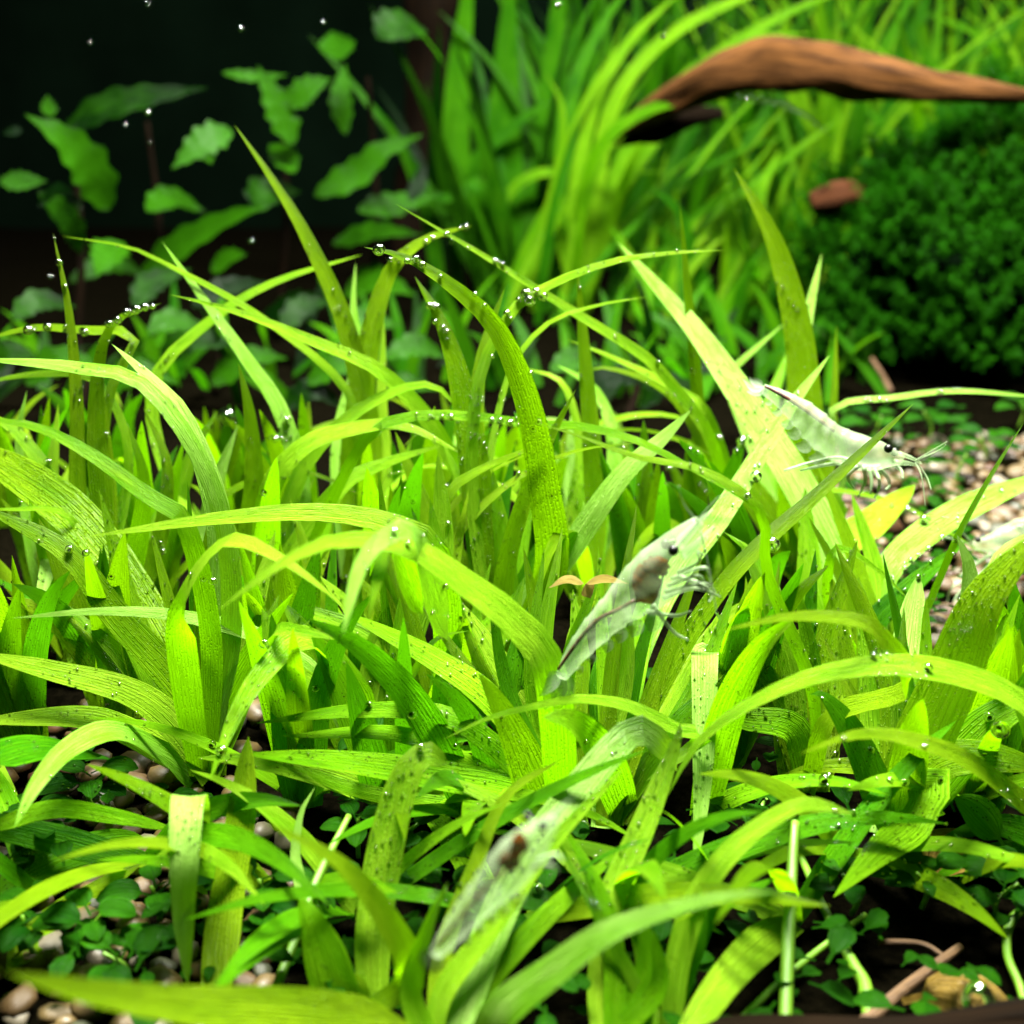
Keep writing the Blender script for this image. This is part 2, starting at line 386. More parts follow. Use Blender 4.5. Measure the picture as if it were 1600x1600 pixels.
px_tube('driftwood_knot', [(900,1720),(1080,1660),(1250,1640),(1450,1630),(1700,1610)], [40, 50, 52, 50, 50], 0.083, 'darkwood',
        'dark brown driftwood root lying along the bottom right edge', 'driftwood', seg=18, n=40, rough=0.5)

# ------------------------------------------------------------------ mossy mound
def mound():
    c = at(1545, 400, 0.37); t = thing('moss_mound', (c.x, c.y, 0), 'rounded dark green mound of tiny-leaved moss below the arched branch', 'moss')
    rx, ry, rz = 0.070, 0.045, 0.057
    cz = 0.019
    blob('shade_core', 'gap_shade', t, (c.x + 0.012, c.y, cz), (rx * 0.78, ry * 0.78, rz * 0.78), 0.2)
    verts, faces, uvs = [], [], []
    g = random.Random(5)
    cnt = 0
    while cnt < 2300:
        d = Vector((g.gauss(0, 1), g.gauss(0, 1), g.gauss(0, 1))).normalized()
        if d.y > 0.5 or d.z < -0.35: continue
        cnt += 1
        if d.z < 0.2 and g.random() < 0.3: continue
        rr = 0.86 + 0.24 * noise.noise(d * 2.3) + g.uniform(-0.06, 0.05)
        q = Vector((c.x + 0.012 + d.x * rx * rr, c.y + d.y * ry * rr, cz + d.z * rz * rr))
        ax = (d * 0.7 + Vector((g.uniform(-.6, .6), g.uniform(-.6, .3), g.uniform(.1, .9)))).normalized()
        nw = g.randint(5, 9)
        for w_ in range(nw):
            q = q + ax * g.uniform(0.0011, 0.0017); ax = (ax + Vector((g.uniform(-.2, .2), g.uniform(-.2, .2), 0.06))).normalized()
            if q.z < 0.006: continue
            u = ax.orthogonal().normalized(); a0 = g.uniform(0, 6.28); m_ = g.randint(3, 4)
            for k in range(m_):
                a = a0 + k * 6.283 / m_; e = (Matrix.Rotation(a, 3, ax) @ u); ln = g.uniform(0.0020, 0.0030) * (1 - 0.4 * w_ / nw); wd = ax.cross(e) * ln * 0.27
                tip = q + e * ln + ax * ln * g.uniform(0.0, 0.7); mid = q + e * ln * 0.5 + ax * ln * 0.35
                b = len(verts); verts += [q, mid + wd, tip, mid - wd]; uvs += [(.5, 0), (1, .1), (.5, .2), (0, .1)]
                faces += [(b, b+1, b+2), (b, b+2, b+3)]
    me = bpy.data.meshes.new('foliage'); me.from_pydata(verts, [], faces)
    ul = me.uv_layers.new(name='UVMap')
    for lp in me.loops: ul.data[lp.index].uv = uvs[lp.vertex_index]
    tag(mesh_obj('foliage', me, M['moss'], t), None, None, None, 'stuff')
M['moss'] = leaf_mat('moss_leaf', (0.004, 0.045, 0.001), (0.022, 0.125, 0.002), (0.012, 0.12, 0.001), 0.4, coat=0.02, veins=0, blister=0)
mound()

# ------------------------------------------------------------------ grass plants
def blocks(q, top):
    # would a free-grown blade reach in front of a shrimp, or above the top of the carpet?
    d = depth(q); px = 800 + FPX * (q - CAMP).dot(RT) / d; py = 800 - FPX * (q - CAMP).dot(UP) / d
    if 830 < px < 1140 and 790 < py < 1120 and q.y < 0.136: return True
    if 1140 < px < 1460 and 570 < py < 800 and q.y < 0.185: return True
    if 650 < px < 910 and 1230 < py < 1530 and q.y < 0.10: return True
    if px > 1290 and py < 880: return True
    return py < max(top, 600 if px < 760 else 640)
def grow(plant, base, az, lean, L, wd, material, droop=1.0, n=18, upness=None, prof=profile, p=2.4, wave=0, guard=False):
    """free-grown blade: starts leaning 'lean' from vertical towards azimuth az and bends over by 'droop' radians"""
    P = [base.copy()]; q = base.copy(); d = Vector((math.cos(az), math.sin(az), 0))
    for i in range(6):
        th = lean + droop * ((i + 0.5) / 6) ** 1.7
        q = q + (d * math.sin(th) + Vector((0, 0, 1)) * math.cos(th)) * (L / 6)
        if q.z < 0.0012: q.z = 0.0012 + 0.0003 * i
        P.append(q.copy())
    if guard and any(blocks(q, guard) for q in P): return None
    return build_leaf(P, 'leaf', material, plant, upness=0.5 if upness is None else upness, roll=rng.uniform(-.5, .5), twist=rng.uniform(-.6, .6), cup=rng.uniform(-.15, .25), width=wd, n=n, prof=prof, p=p, wave=wave)

FANS = {      # straight upright blades radiating from a rosette: tip pixels
    (318, 1215): [(200,880),(275,960),(340,960),(400,1040),(110,960),(250,890),(300,870),(372,900),(425,960),(178,950),(228,1000),(452,1045),(138,1040),(60,1000)],
    (560, 1165): [(450,940),(500,1010),(555,930),(600,910),(665,940),(480,880),(528,860),(578,850),(640,880),(520,960),(428,1010),(622,985)],
    (690, 1175): [(620,960),(680,880),(740,930),(780,1010),(640,1030),(600,900),(650,850),(722,860),(762,900),(802,950),(700,965)],
    (885, 1295): [(740,1000),(800,1020),(860,970),(905,1010),(810,1110),(720,1060),(782,960),(832,935),(880,905),(932,925),(850,1045),(962,985),(758,1062),(700,1120)],
    (955, 1290): [(1000,1020),(1080,1060),(940,960),(1062,965),(1104,1005),(1142,1045),(1022,965),(984,905)],
    (1262, 1235): [(1160,1080),(1200,980),(1245,960),(1300,1000),(1182,945),(1222,905),(1272,925),(1322,935),(1140,1015),(1202,1065)],
    (1395, 1300): [(1350,1030),(1410,1000),(1475,1010),(1530,1050),(1420,1120),(1330,965),(1382,935),(1442,965),(1502,965),(1562,985),(1300,1045),(1602,1045),(1462,1085)],
    (125, 1050): [(80,840),(130,800),(180,850),(58,785),(98,705),(152,715),(202,765),(18,825),(240,830)],
    (420, 1000): [(330,800),(380,780),(430,780),(480,820),(350,725),(402,705),(452,722),(492,745),(300,785),(522,805)],
    (560, 930): [(520,685),(602,645),(642,685),(572,625)],
    (775, 1075): [(720,800),(770,780),(820,860),(680,860),(700,725),(742,705),(802,722),(660,785),(842,805)],
    (925, 960): [(860,705),(902,705),(962,725),(992,765)],
    (1100, 905): [(1040,705),(1132,705),(1162,745)],
    (1262, 905): [(1232,725),(1290,745)],
    (1372, 1085): [(1300,825),(1342,885),(1402,925),(1290,905)],
}
def fan(base, tips):
    out = []
    for k, (tx, ty) in enumerate(tips):
        up_ = rng.uniform(20, 120) if base[1] > 1000 else 0; tx += (tx - base[0]) * up_ / 300; ty -= up_
        L = math.hypot(tx - base[0], ty - base[1]); bend = rng.uniform(-0.10, 0.10) * L
        mx, my = (base[0] + tx) / 2 + bend, (base[1] + ty) / 2 - abs(tx - base[0]) * 0.12
        out.append(([(mx, my), (tx, ty)], rng.uniform(30, 48) * (1.0 if base[1] > 1000 else 0.8), rng.uniform(0.008, 0.022),
                    dict(up=0.15, p=rng.uniform(1.8, 3.0), m=('olive', 'leaf', 'speck', 'olive', 'leaf', 'olive', 'deep')[k % 7], cup=rng.uniform(-.2, .3))))
    return out
def grass(base_px, label, leaves, fill=8, fillL=(0.022, 0.045), group='grass plants of the foreground carpet', fmat=('leaf', 'olive', 'speck', 'deep', 'olive'), name='grass_plant', fw=(0.0034, 0.0058), lean=(0.05, 0.5)):
    b = ground(*base_px)
    t = thing(name, b, label, 'grass plant', group)
    for lf in list(leaves) + fan(base_px, FANS.get(base_px, ())):
        pts, wpx, dY = lf[:3]; kw = dict(lf[3]) if len(lf) > 3 else {}
        material = kw.pop('m', 'leaf'); y0 = kw.pop('y0', 0.0); kw.setdefault('start', 0.12 if kw.get('nobase') else 0.0)
        nob = kw.pop('nobase', False)
        wpx *= 0.90
        bp = [(base_px[0] + rng.uniform(-16, 16), base_px[1] + rng.uniform(-6, 4))]
        allp = list(pts) if nob else bp + list(pts)
        L = [0]
        for a, c in zip(allp, allp[1:]): L.append(L[-1] + math.hypot(c[0]-a[0], c[1]-a[1]))
        P = []; ys = kw.pop('ys', None)
        for k_, ((x, yy), s) in enumerate(zip(allp, L)):
            f = s / L[-1]
            q = at(x, yy, ys[k_] if ys else b.y + y0 + dY * f)
            if q.z < 0.001:
                q = ground(x, yy, 0.001)
            P.append(q)
        build_leaf(P, 'leaf', material, t, wpx=wpx, roll=kw.pop('roll', rng.uniform(-.22, .22)), twist=kw.pop('twist', rng.uniform(-.5, .5)), upness=kw.pop('up', 0.42), cup=kw.pop('cup', rng.uniform(-.12, .22)), p=kw.pop('p', 3.0), **kw)
    done = 0
    for k in range(fill * 6):
        if done >= fill: break
        jit = Vector((rng.uniform(-.002, .002), rng.uniform(-.002, .002), 0))
        done += 1 if grow(t, b + jit, rng.uniform(0, 6.28), rng.uniform(*lean), rng.uniform(*fillL), rng.uniform(*fw), rng.choice(fmat), rng.choice((0.0, 0.1, 0.25, 0.7)), upness=0.12, p=rng.uniform(2.0, 3.2), guard=max(1, base_px[1] - 330)) else 0
    if base_px[1] > 1230 and not leaves:
        for k in range(7):
            done += 1 if grow(t, b, rng.uniform(0, 6.28), rng.uniform(0.5, 1.15), rng.uniform(0.022, 0.042), rng.uniform(0.0020, 0.0038), rng.choice(('deep', 'speck', 'leaf', 'olive')), rng.uniform(0.3, 1.0), upness=0.5, p=2.6, guard=1120) else 0
    for k in range(rng.randint(2, 3) if 780 < base_px[1] < 1060 and -30 < base_px[0] < 1500 else 0):
        grow(t, b, rng.uniform(0, 6.28), rng.uniform(0.1, 0.6), rng.uniform(0.03, 0.056), rng.uniform(0.0016, 0.0036), rng.choice(('leaf', 'pale', 'olive', 'olive')), rng.uniform(0.8, 2.0), upness=0.6, p=2.4, guard=max(545, base_px[1] - 430))
    if not leaves and not done: bpy.data.objects.remove(t); return None
    return t
V = dict(up=0.12, p=2.6); VO = dict(V, m='olive')

# -- back right
grass((1262, 905), 'tall grass plant with one broad upright blade behind the upper right shrimp', [
    ([(1266,780),(1258,640),(1244,500),(1205,365),(1146,262)], 64, 0.012, VO),
    ([(1235,700),(1258,520),(1284,396)], 30, 0.03, dict(m='pale', up=0.5, p=3.2)),
    ([(1292,760),(1303,620),(1307,508)], 20, 0.02, VO),
    ([(1210,800),(1200,660),(1233,542)], 44, 0.03, dict(m='pale', up=0.3, p=2.0)),
    ([(1320,730),(1300,640),(1400,621),(1500,611),(1640,622)], 11, 0.0, dict(m='pale', p=5)),
    ([(1320,800),(1290,765),(1400,785),(1480,830),(1560,880)], 9, -0.01, dict(p=4)),
    ([(1150,640),(1135,592),(1180,545),(1226,505)], 15, 0.03, dict(m='pale', p=4)),
], fill=3)
grass((1372, 1085), 'grass plant whose long pale blade leans far left across the upright ones', [
    ([(1330,935),(1262,783),(1190,665),(1094,525),(1030,450),(965,378)], 62, 0.06, dict(m='pale', up=0.3, p=2.2)),
    ([(1370,960),(1397,878),(1499,800),(1640,738)], 42, 0.03, dict(up=0.6, p=4, m='pale')),
    ([(1350,1000),(1420,920),(1510,845)], 44, 0.01, dict(m='deep', p=2.4)),
    ([(1310,1000),(1303,870),(1364,815),(1430,757)], 46, 0.035, dict(up=0.5, p=6)),
    ([(1300,960),(1305,858),(1370,890),(1429,946)], 20, -0.01, dict(p=2.0)),
    ([(1430,990),(1470,900),(1500,830),(1550,740),(1600,660)], 12, -0.005, dict(p=4)),
    ([(1280,960),(1262,840),(1258,760)], 60, 0.02, V),
], fill=1)
grass((1100, 905), 'grass plant with a slim dark upright spike right of the centre', [
    ([(1094,760),(1088,600),(1074,450),(1062,318)], 27, 0.01, VO),
    ([(1130,800),(1112,690),(1040,590),(1000,552),(900,490),(750,396),(617,318)], 19, -0.02, dict(p=3.0, up=0.5)),
    ([(1150,820),(1110,660),(1060,610),(960,560),(885,530)], 24, 0.0, dict(p=2.0)),
    ([(1120,800),(1095,690),(1040,610),(950,575),(900,585)], 22, 0.005, dict(p=2.2, m='olive')),
    ([(1080,800),(1072,700)], 30, 0.0, VO),
    ([(1060,820),(1030,760),(960,800)], 34, 0.0, dict(m='deep')),
], fill=1)
# -- centre
grass((925, 960), 'grass plant with a straight upright olive blade at the centre', [
    ([(930,830),(925,700),(914,560),(902,419)], 38, 0.012, dict(VO, p=2.6)),
    ([(905,850),(890,740),(896,628)], 26, 0.02, dict(m='pale', up=0.3)),
    ([(905,840),(878,760),(866,690)], 24, 0.02, dict(m='pale', up=0.3)),
    ([(915,850),(910,760),(930,690)], 60, 0.02, dict(m='pale', up=0.2)),
    ([(880,860),(900,800),(905,690),(880,600),(820,575)], 26, 0.02, dict(p=2.2)),
    ([(950,850),(960,700),(930,610),(870,570)], 34, 0.03, dict(p=2.2, m='pale')),
], fill=1)
grass((775, 1075), 'grass plant at the centre whose arching blade tip is beaded with bubbles', [
    ([(765,930),(745,760),(722,610),(690,505),(648,432)], 66, 0.02, dict(VO, p=2.4)),
    ([(770,930),(745,700),(752,560),(790,446)], 40, 0.025, VO),
    ([(860,900),(850,760),(825,630),(780,520),(720,458),(640,405),(568,386)], 56, -0.002, dict(VO, up=0.3)),
    ([(740,800),(745,610),(790,500),(845,452),(950,410),(1050,395),(1135,391)], 24, 0.02, dict(p=2.4)),
    ([(760,800),(790,600),(850,510),(930,478),(1010,464)], 14, 0.03, dict(p=2.6)),
    ([(783,950),(795,865),(820,780),(855,695),(900,608)], 36, 0.005, dict(VO, p=2.6)),
    ([(800,975),(884,867),(969,746),(1035,685),(1080,640)], 44, 0.012, dict(m='pale', up=0.3, p=5)),
    ([(640,1020),(690,800),(735,742),(870,684)], 28, 0.0, dict(m='olive', up=0.5, p=2.4)),
], fill=1)
grass((560, 930), 'grass plant with the tallest blade leaning left into the dark water', [
    ([(578,720),(545,525),(480,372),(420,272),(366,195)], 50, 0.01, dict(VO, p=1.7)),
    ([(556,780),(562,640),(580,520),(612,420),(670,372),(738,353)], 64, 0.012, dict(VO, p=1.6)),
    ([(600,760),(596,640),(600,500)], 30, 0.02, V),
    ([(530,700),(560,560),(552,480),(556,410)], 34, 0.03, dict(m='pale', p=1.9)),
    ([(720,800),(690,690),(600,585),(480,530),(370,487),(265,460)], 30, -0.015, dict(p=3, up=0.5)),
    ([(560,700),(535,600),(400,490),(270,418),(200,386),(97,369)], 17, 0.0, dict(p=2.2)),
], fill=1)
grass((420, 1000), 'grass plant with several bright blades arching right in the left centre', [
    ([(410,880),(422,766),(472,699),(540,672),(630,665),(730,713)], 36, -0.005, dict(p=2.6, up=0.55)),
    ([(430,880),(470,740),(540,657),(622,610),(680,604),(724,648)], 32, 0.01, dict(p=2.4, up=0.55)),
    ([(440,900),(530,765),(600,725),(692,695)], 38, 0.0, dict(p=2.4, up=0.55)),
    ([(450,900),(470,770),(440,645),(385,560),(320,470),(253,377)], 36, 0.02, dict(m='pale', p=2.2)),
    ([(392,860),(397,760),(390,650),(372,566)], 46, 0.004, dict(VO, p=2.3)),
    ([(330,880),(335,770),(371,665)], 46, 0.01, dict(m='pale', p=2.4)),
    ([(270,760),(240,600),(330,500),(430,440),(565,398)], 24, 0.04, dict(p=2.8, up=0.5)),
    ([(510,800),(585,672),(690,648),(830,662),(905,666),(1000,690),(1130,760),(1215,815)], 18, -0.012, dict(p=4)),
], fill=1)
grass((125, 1050), 'grass plant with two upright blades near the left edge', [
    ([(122,850),(120,640),(108,490),(83,364)], 36, 0.012, dict(VO, p=1.9)),
    ([(158,850),(150,680),(156,560),(182,500),(252,474)], 48, 0.012, dict(VO, p=1.8)),
    ([(180,850),(200,700),(150,595),(60,585),(-40,600)], 18, 0.02, dict(p=3)),
    ([(150,800),(170,620),(210,526),(130,516),(50,512),(-40,535)], 20, 0.02, dict(m='olive')),
    ([(200,900),(225,760),(200,662)], 40, 0.0, V),
    ([(230,900),(262,740),(224,636)], 34, 0.01, VO),
    ([(100,900),(80,760),(30,680),(-30,640)], 40, 0.01, {}),
    ([(130,860),(95,800),(20,796),(-40,797)], 16, -0.01, dict(p=3)),
    ([(60,900),(30,700),(42,610)], 26, 0.02, dict(m='pale')),
], fill=1)
grass((318, 1215), 'large grass plant on the left with broad blades arching over the left edge', [
    ([(345,950),(340,800),(290,655),(232,588),(174,537)], 52, 0.012, dict(m='pale', p=3.2, up=0.5)),
    ([(360,1000),(340,780),(235,608),(120,573),(-40,560)], 34, 0.004, dict(p=4, up=0.55, m='pale')),
    ([(330,1000),(290,820),(230,775),(150,715),(60,668),(-40,652)], 34, -0.004, dict(p=4, up=0.55)),
    ([(290,1080),(190,900),(110,800),(20,735),(-60,690)], 72, 0.035, dict(VO, p=5)),
    ([(330,1060),(325,920),(335,780)], 64, 0.01, VO),
    ([(290,1060),(285,940),(350,847),(422,864),(490,908),(536,948)], 38, -0.022, dict(p=2.6, up=0.55)),
    ([(300,1100),(180,960),(100,860),(-30,790)], 60, 0.01, VO),
    ([(270,1130),(200,1080),(90,1050),(-40,1020)], 48, -0.01, dict(p=4)),
    ([(280,1190),(190,1140),(118,1121),(-40,1128)], 42, -0.012, dict(p=4)),
    ([(260,1180),(180,1142),(110,1168),(60,1222),(22,1294)], 38, -0.034, dict(m='pale', p=2.6, up=0.5)),
    ([(360,1080),(400,940),(430,830)], 52, 0.015, V),
    ([(230,1080),(190,960),(170,870)], 44, 0.01, VO),
    ([(95,1020),(90,910),(86,882),(80,870),(73,895),(64,940),(66,994)], 38, 0, dict(p=3, m='pale', nobase=True, start=0.0, flatw=True, n=44, roll=0.0, twist=0.2, ys=(.168,.169,.167,.163,.158,.154,.150))),
], fill=1)
grass((560, 1165), 'grass plant with a bright folded blade hanging toward the viewer', [
    ([(548,1080),(480,1000),(418,1045),(372,1112),(328,1218)], 46, -0.036, dict(p=2.6, up=0.5)),
    ([(500,1060),(415,1000),(380,984),(270,960),(150,955),(18,966)], 30, -0.014, dict(p=2.4, up=0.55, m='pale')),
    ([(490,1130),(405,1000),(380,940)], 44, 0.01, VO),
    ([(612,1040),(602,870),(598,800),(591,734)], 40, 0.01, dict(V, p=1.9)),
    ([(590,1080),(560,970),(500,900)], 44, 0.01, {}),
    ([(600,1100),(650,960),(690,860),(684,706)], 58, 0.015, dict(p=3)),
    ([(640,1060),(680,1000),(735,985)], 12, -0.01, dict(p=2.4)),
    ([(530,1100),(460,1050),(430,985),(540,1000)], 28, -0.025, dict(p=2.4)),
], fill=1)
grass((690, 1175), 'grass plant in the middle with broad specked blades leaning left', [
    ([(640,1060),(560,990),(440,940)], 50, 0.01, dict(m='speck')),
    ([(700,1000),(680,860),(600,815),(480,800),(330,811),(230,825),(138,838)], 44, -0.012, dict(p=2.6, up=0.3)),
    ([(720,1040),(690,900),(672,780)], 60, 0.012, V),
    ([(640,1080),(600,960),(560,900)], 52, 0.01, VO),
    ([(740,1050),(790,980),(820,900)], 48, 0.01, {}),
], fill=1)
grass((885, 1295), 'large central grass plant whose long blade arches over to the left', [
    ([(862,1060),(800,968),(732,915),(635,853),(525,845),(440,880),(338,956)], 48, -0.02, dict(p=3, up=0.5)),
    ([(850,1200),(766,1090),(665,1020),(536,955)], 52, 0.012, dict(m='speck', p=3)),
    ([(860,1170),(790,1050),(720,940)], 64, 0.014, dict(p=2.4)),
    ([(880,1150),(905,1040),(895,920)], 56, 0.02, V),
    ([(900,1180),(900,1000),(940,900)], 50, 0.025, VO),
    ([(800,1240),(640,1150),(440,1150)], 36, 0.0, dict(m='speck', p=3)),
    ([(760,1270),(560,1235),(388,1171)], 34, 0.0, dict(m='speck', p=3)),
    ([(820,1240),(700,1215),(530,1190),(380,1178)], 52, -0.008, dict(m='speck', p=3.4)),
    ([(810,1200),(700,1120),(560,1110),(400,1130)], 40, 0.0, dict(m='speck', p=2.6)),
    ([(700,1000),(650,840),(600,842),(562,888),(536,990)], 36, -0.03, dict(p=2.4, m='pale', nobase=True)),
    ([(660,960),(610,840),(596,880),(574,972)], 32, -0.02, dict(p=2.2, nobase=True)),
], fill=1)
grass((955, 1290), 'grass plant right of centre, its long blade crossing in front of the upper shrimp', [
    ([(1000,1140),(1060,1020),(1150,890),(1290,760),(1428,630)], 36, 0.022, dict(VO, p=2.8)),
    ([(960,1180),(1000,985),(1020,880)], 54, 0.03, dict(m='speck')),
    ([(960,1150),(1000,1010),(1060,890),(1130,800),(1225,650),(1297,554)], 42, 0.062, dict(m='pale', p=2.8, up=0.3)),
    ([(1010,1180),(1130,980),(1230,930)], 44, 0.03, dict(m='olive')),
    ([(1010,1220),(1100,1150),(1063,1141),(986,1104),(918,1092),(867,1097),(766,1121),(693,1156)], 20, -0.012, dict(p=2.8, nobase=True)),
    ([(940,1180),(935,1080),(960,960)], 48, 0.02, dict(m='deep')),
    ([(990,1220),(1060,1130),(1130,1060)], 46, 0.01, dict(m='speck')),
], fill=1)
# -- right
grass((1262, 1235), 'upright grass plant right of the central shrimp', [
    ([(1255,1130),(1245,1000)], 60, 0.01, dict(m='speck', p=3)),
    ([(1240,1140),(1150,1120),(1080,1080)], 50, 0.0, dict(m='speck')),
    ([(1250,1090),(1220,950),(1180,870),(1130,830)], 34, 0.02, {}),
    ([(1280,1120),(1310,1000),(1300,900)], 70, 0.02, VO),
    ([(1270,1080),(1200,900),(1190,800),(1100,735),(1000,715),(905,681),(838,661)], 19, -0.006, dict(p=3)),
    ([(1112,1180),(1108,1080),(1105,1035),(1102,1018),(1101,1045),(1100,1150),(1096,1250),(1085,1364)], 48, 0, dict(p=4, m='pale', nobase=True, start=0.0, flatw=True, up=0.3, n=44, roll=0.0, twist=0.2, ys=(.140,.141,.139,.135,.130,.124,.119,.112))),
    ([(1300,1120),(1420,1075),(1370,985),(1320,966),(1230,964),(1125,986)], 27, -0.03, dict(p=2.4, m='olive')),
    ([(1290,1150),(1180,1000),(1165,900)], 36, 0.02, VO),
], fill=1)
grass((1395, 1300), 'large grass plant on the right with wide olive blades fanning upward', [
    ([(1378,1150),(1365,1030),(1340,900)], 76, 0.015, V),
    ([(1400,1150),(1420,1000),(1436,895)], 62, 0.025, dict(m='pale', p=5, up=0.4)),
    ([(1440,1160),(1490,1050),(1540,930),(1640,820)], 96, 0.0, dict(VO, p=3.5)),
    ([(1420,1150),(1500,1000),(1516,900),(1495,835)], 44, 0.012, dict(p=5, m='pale', up=0.55)),
    ([(1450,1100),(1545,930),(1570,870),(1640,820)], 46, 0.03, dict(p=5, m='pale', up=0.5)),
    ([(1450,1230),(1432,1282),(1372,1332),(1302,1402)], 60, -0.022, dict(p=1.8, up=0.15, m='speck')),
    ([(1480,1200),(1560,1120),(1640,1090)], 80, 0.0, dict(p=4)),
    ([(1340,1160),(1290,1090),(1265,1085)], 50, 0.0, dict(m='deep')),
    ([(1360,1190),(1330,1060),(1310,940)], 50, 0.02, VO),
    ([(1450,1200),(1530,1180),(1640,1200)], 70, -0.005, dict(m='olive', p=4)),
], fill=1)
grass((1690, 1330), 'grass plant off the right edge with blades arching in toward the centre', [
    ([(1640,1150),(1560,1075),(1420,1040),(1290,1052),(1180,1095),(1090,1160),(1042,1246)], 40, -0.014, dict(p=3, up=0.5)),
    ([(1640,1290),(1520,1195),(1420,1156),(1340,1148),(1250,1178)], 32, -0.022, dict(p=2.4, m='olive', up=0.4)),
    ([(1650,1200),(1600,1100),(1540,1060)], 60, 0.0, {}),
    ([(1650,1320),(1560,1290),(1470,1310)], 44, 0.0, dict(m='deep')),
    ([(1640,1330),(1560,1340),(1462,1368)], 50, 0.0, dict(m='deep')),
    ([(1640,1130),(1590,960),(1560,900)], 60, 0.03, {}),
], fill=3)
# -- front row
grass((322, 1575), 'front grass plant with a bright blade folded down beside an upright one at lower left', [
    ([(352,1420),(376,1280),(388,1150)], 56, 0.022, dict(VO, p=5)),
    ([(303,1398),(301,1300),(299,1258),(296,1243),(292,1262),(288,1340),(287,1430),(293,1540)], 62, 0, dict(p=4, up=0.3, m='pale', nobase=True, start=0.0, flatw=True, n=44, roll=0.0, twist=0.2, ys=(.112,.112,.1105,.107,.1025,.0985,.097,.0955))),
], fill=0)
grass((572, 1590), 'front grass plant with one wide bright blade bending over at lower centre', [
    ([(585,1440),(608,1300),(636,1210),(668,1178),(700,1195)], 64, 0.018, dict(p=6, up=0.3)),
    ([(640,1530),(605,1440),(530,1350),(415,1284)], 36, -0.008, dict(m='olive', p=2.6)),
    ([(770,1430),(735,1350),(700,1300),(640,1235)], 36, 0.02, dict(nobase=True, m='speck', y0=0.02)),
    ([(470,1380),(468,1280),(492,1230)], 30, 0.02, dict(m='pale', p=2.2)),
    ([(560,1540),(520,1520),(470,1490)], 26, 0.0, dict(m='olive')),
], fill=1, fillL=(0.012, 0.018))
grass((690, 1680), 'front grass plant on whose blades the blurred lowest shrimp rests', [
    ([(770,1450),(830,1332),(900,1240),(985,1145),(1030,1160),(1058,1205)], 62, 0.030, dict(p=4, m='film', up=0.25)),
    ([(690,1560),(770,1448),(868,1313),(975,1200)], 40, 0.018, dict(p=2.4)),
    ([(690,1500),(740,1360),(790,1245),(874,1188)], 36, 0.024, dict(p=2.2, m='olive')),
    ([(642,1560),(668,1450),(700,1378)], 46, 0.006, dict(p=1.7)),
    ([(740,1560),(860,1425),(975,1324)], 46, 0.018, dict(p=2.6, m='speck')),
    ([(640,1600),(450,1578),(300,1572),(150,1552),(10,1520)], 60, -0.024, dict(p=2.4, up=0.2, nobase=True, m='olive')),
], fill=0)
grass((760, 1720), 'front grass plant with a pale whitish blade arching right at the bottom', [
    ([(770,1600),(860,1520),(960,1452),(1100,1407),(1217,1392)], 50, -0.006, dict(p=2.4, m='film', up=0.4)),
], fill=0)
grass((950, 1660), 'front grass plant with stiff narrow blades below the central clump', [
    ([(938,1560),(955,1410),(1003,1295),(1055,1165),(1064,1125)], 46, 0.026, dict(p=5, m='leaf', up=0.2)),
    ([(985,1560),(1010,1500),(1000,1400)], 40, 0.01, dict(m='speck')),
    ([(960,1480),(930,1380),(882,1292)], 38, 0.016, dict(m='speck')),
    ([(1010,1590),(940,1440),(870,1310)], 26, 0.012, dict(m='leaf')),
    ([(980,1600),(1030,1540),(1020,1450)], 40, 0.006, dict(m='speck')),
], fill=0)
grass((1040, 1625), 'front grass plant with a smooth green blade arching right across the dark soil', [
    ([(1060,1500),(1092,1400),(1142,1330),(1205,1280),(1262,1256),(1335,1272)], 46, 0.012, dict(p=2.6, up=0.4)),
    ([(1080,1500),(1120,1420),(1215,1370)], 34, 0.01, dict(m='deep')),
    ([(1010,1560),(1000,1480),(970,1400)], 30, 0.01, dict(m='leaf')),
], fill=0)
grass((-60, 1420), 'grass plant off the left edge with dark low blades lying over the gravel', [
    ([(-20,1410),(80,1350),(160,1322),(224,1308)], 56, 0.012, dict(m='deep', p=9, nobase=True)),
    ([(10,1520),(80,1440),(150,1390),(222,1350)], 40, 0.002, dict(m='olive', p=3, nobase=True)),
    ([(-30,1300),(80,1264),(180,1275),(280,1298)], 32, 0.01, dict(m='speck', p=3, nobase=True)),
    ([(-30,1190),(60,1165),(160,1180)], 44, 0.02, dict(m='deep', p=3, nobase=True)),
], fill=0)
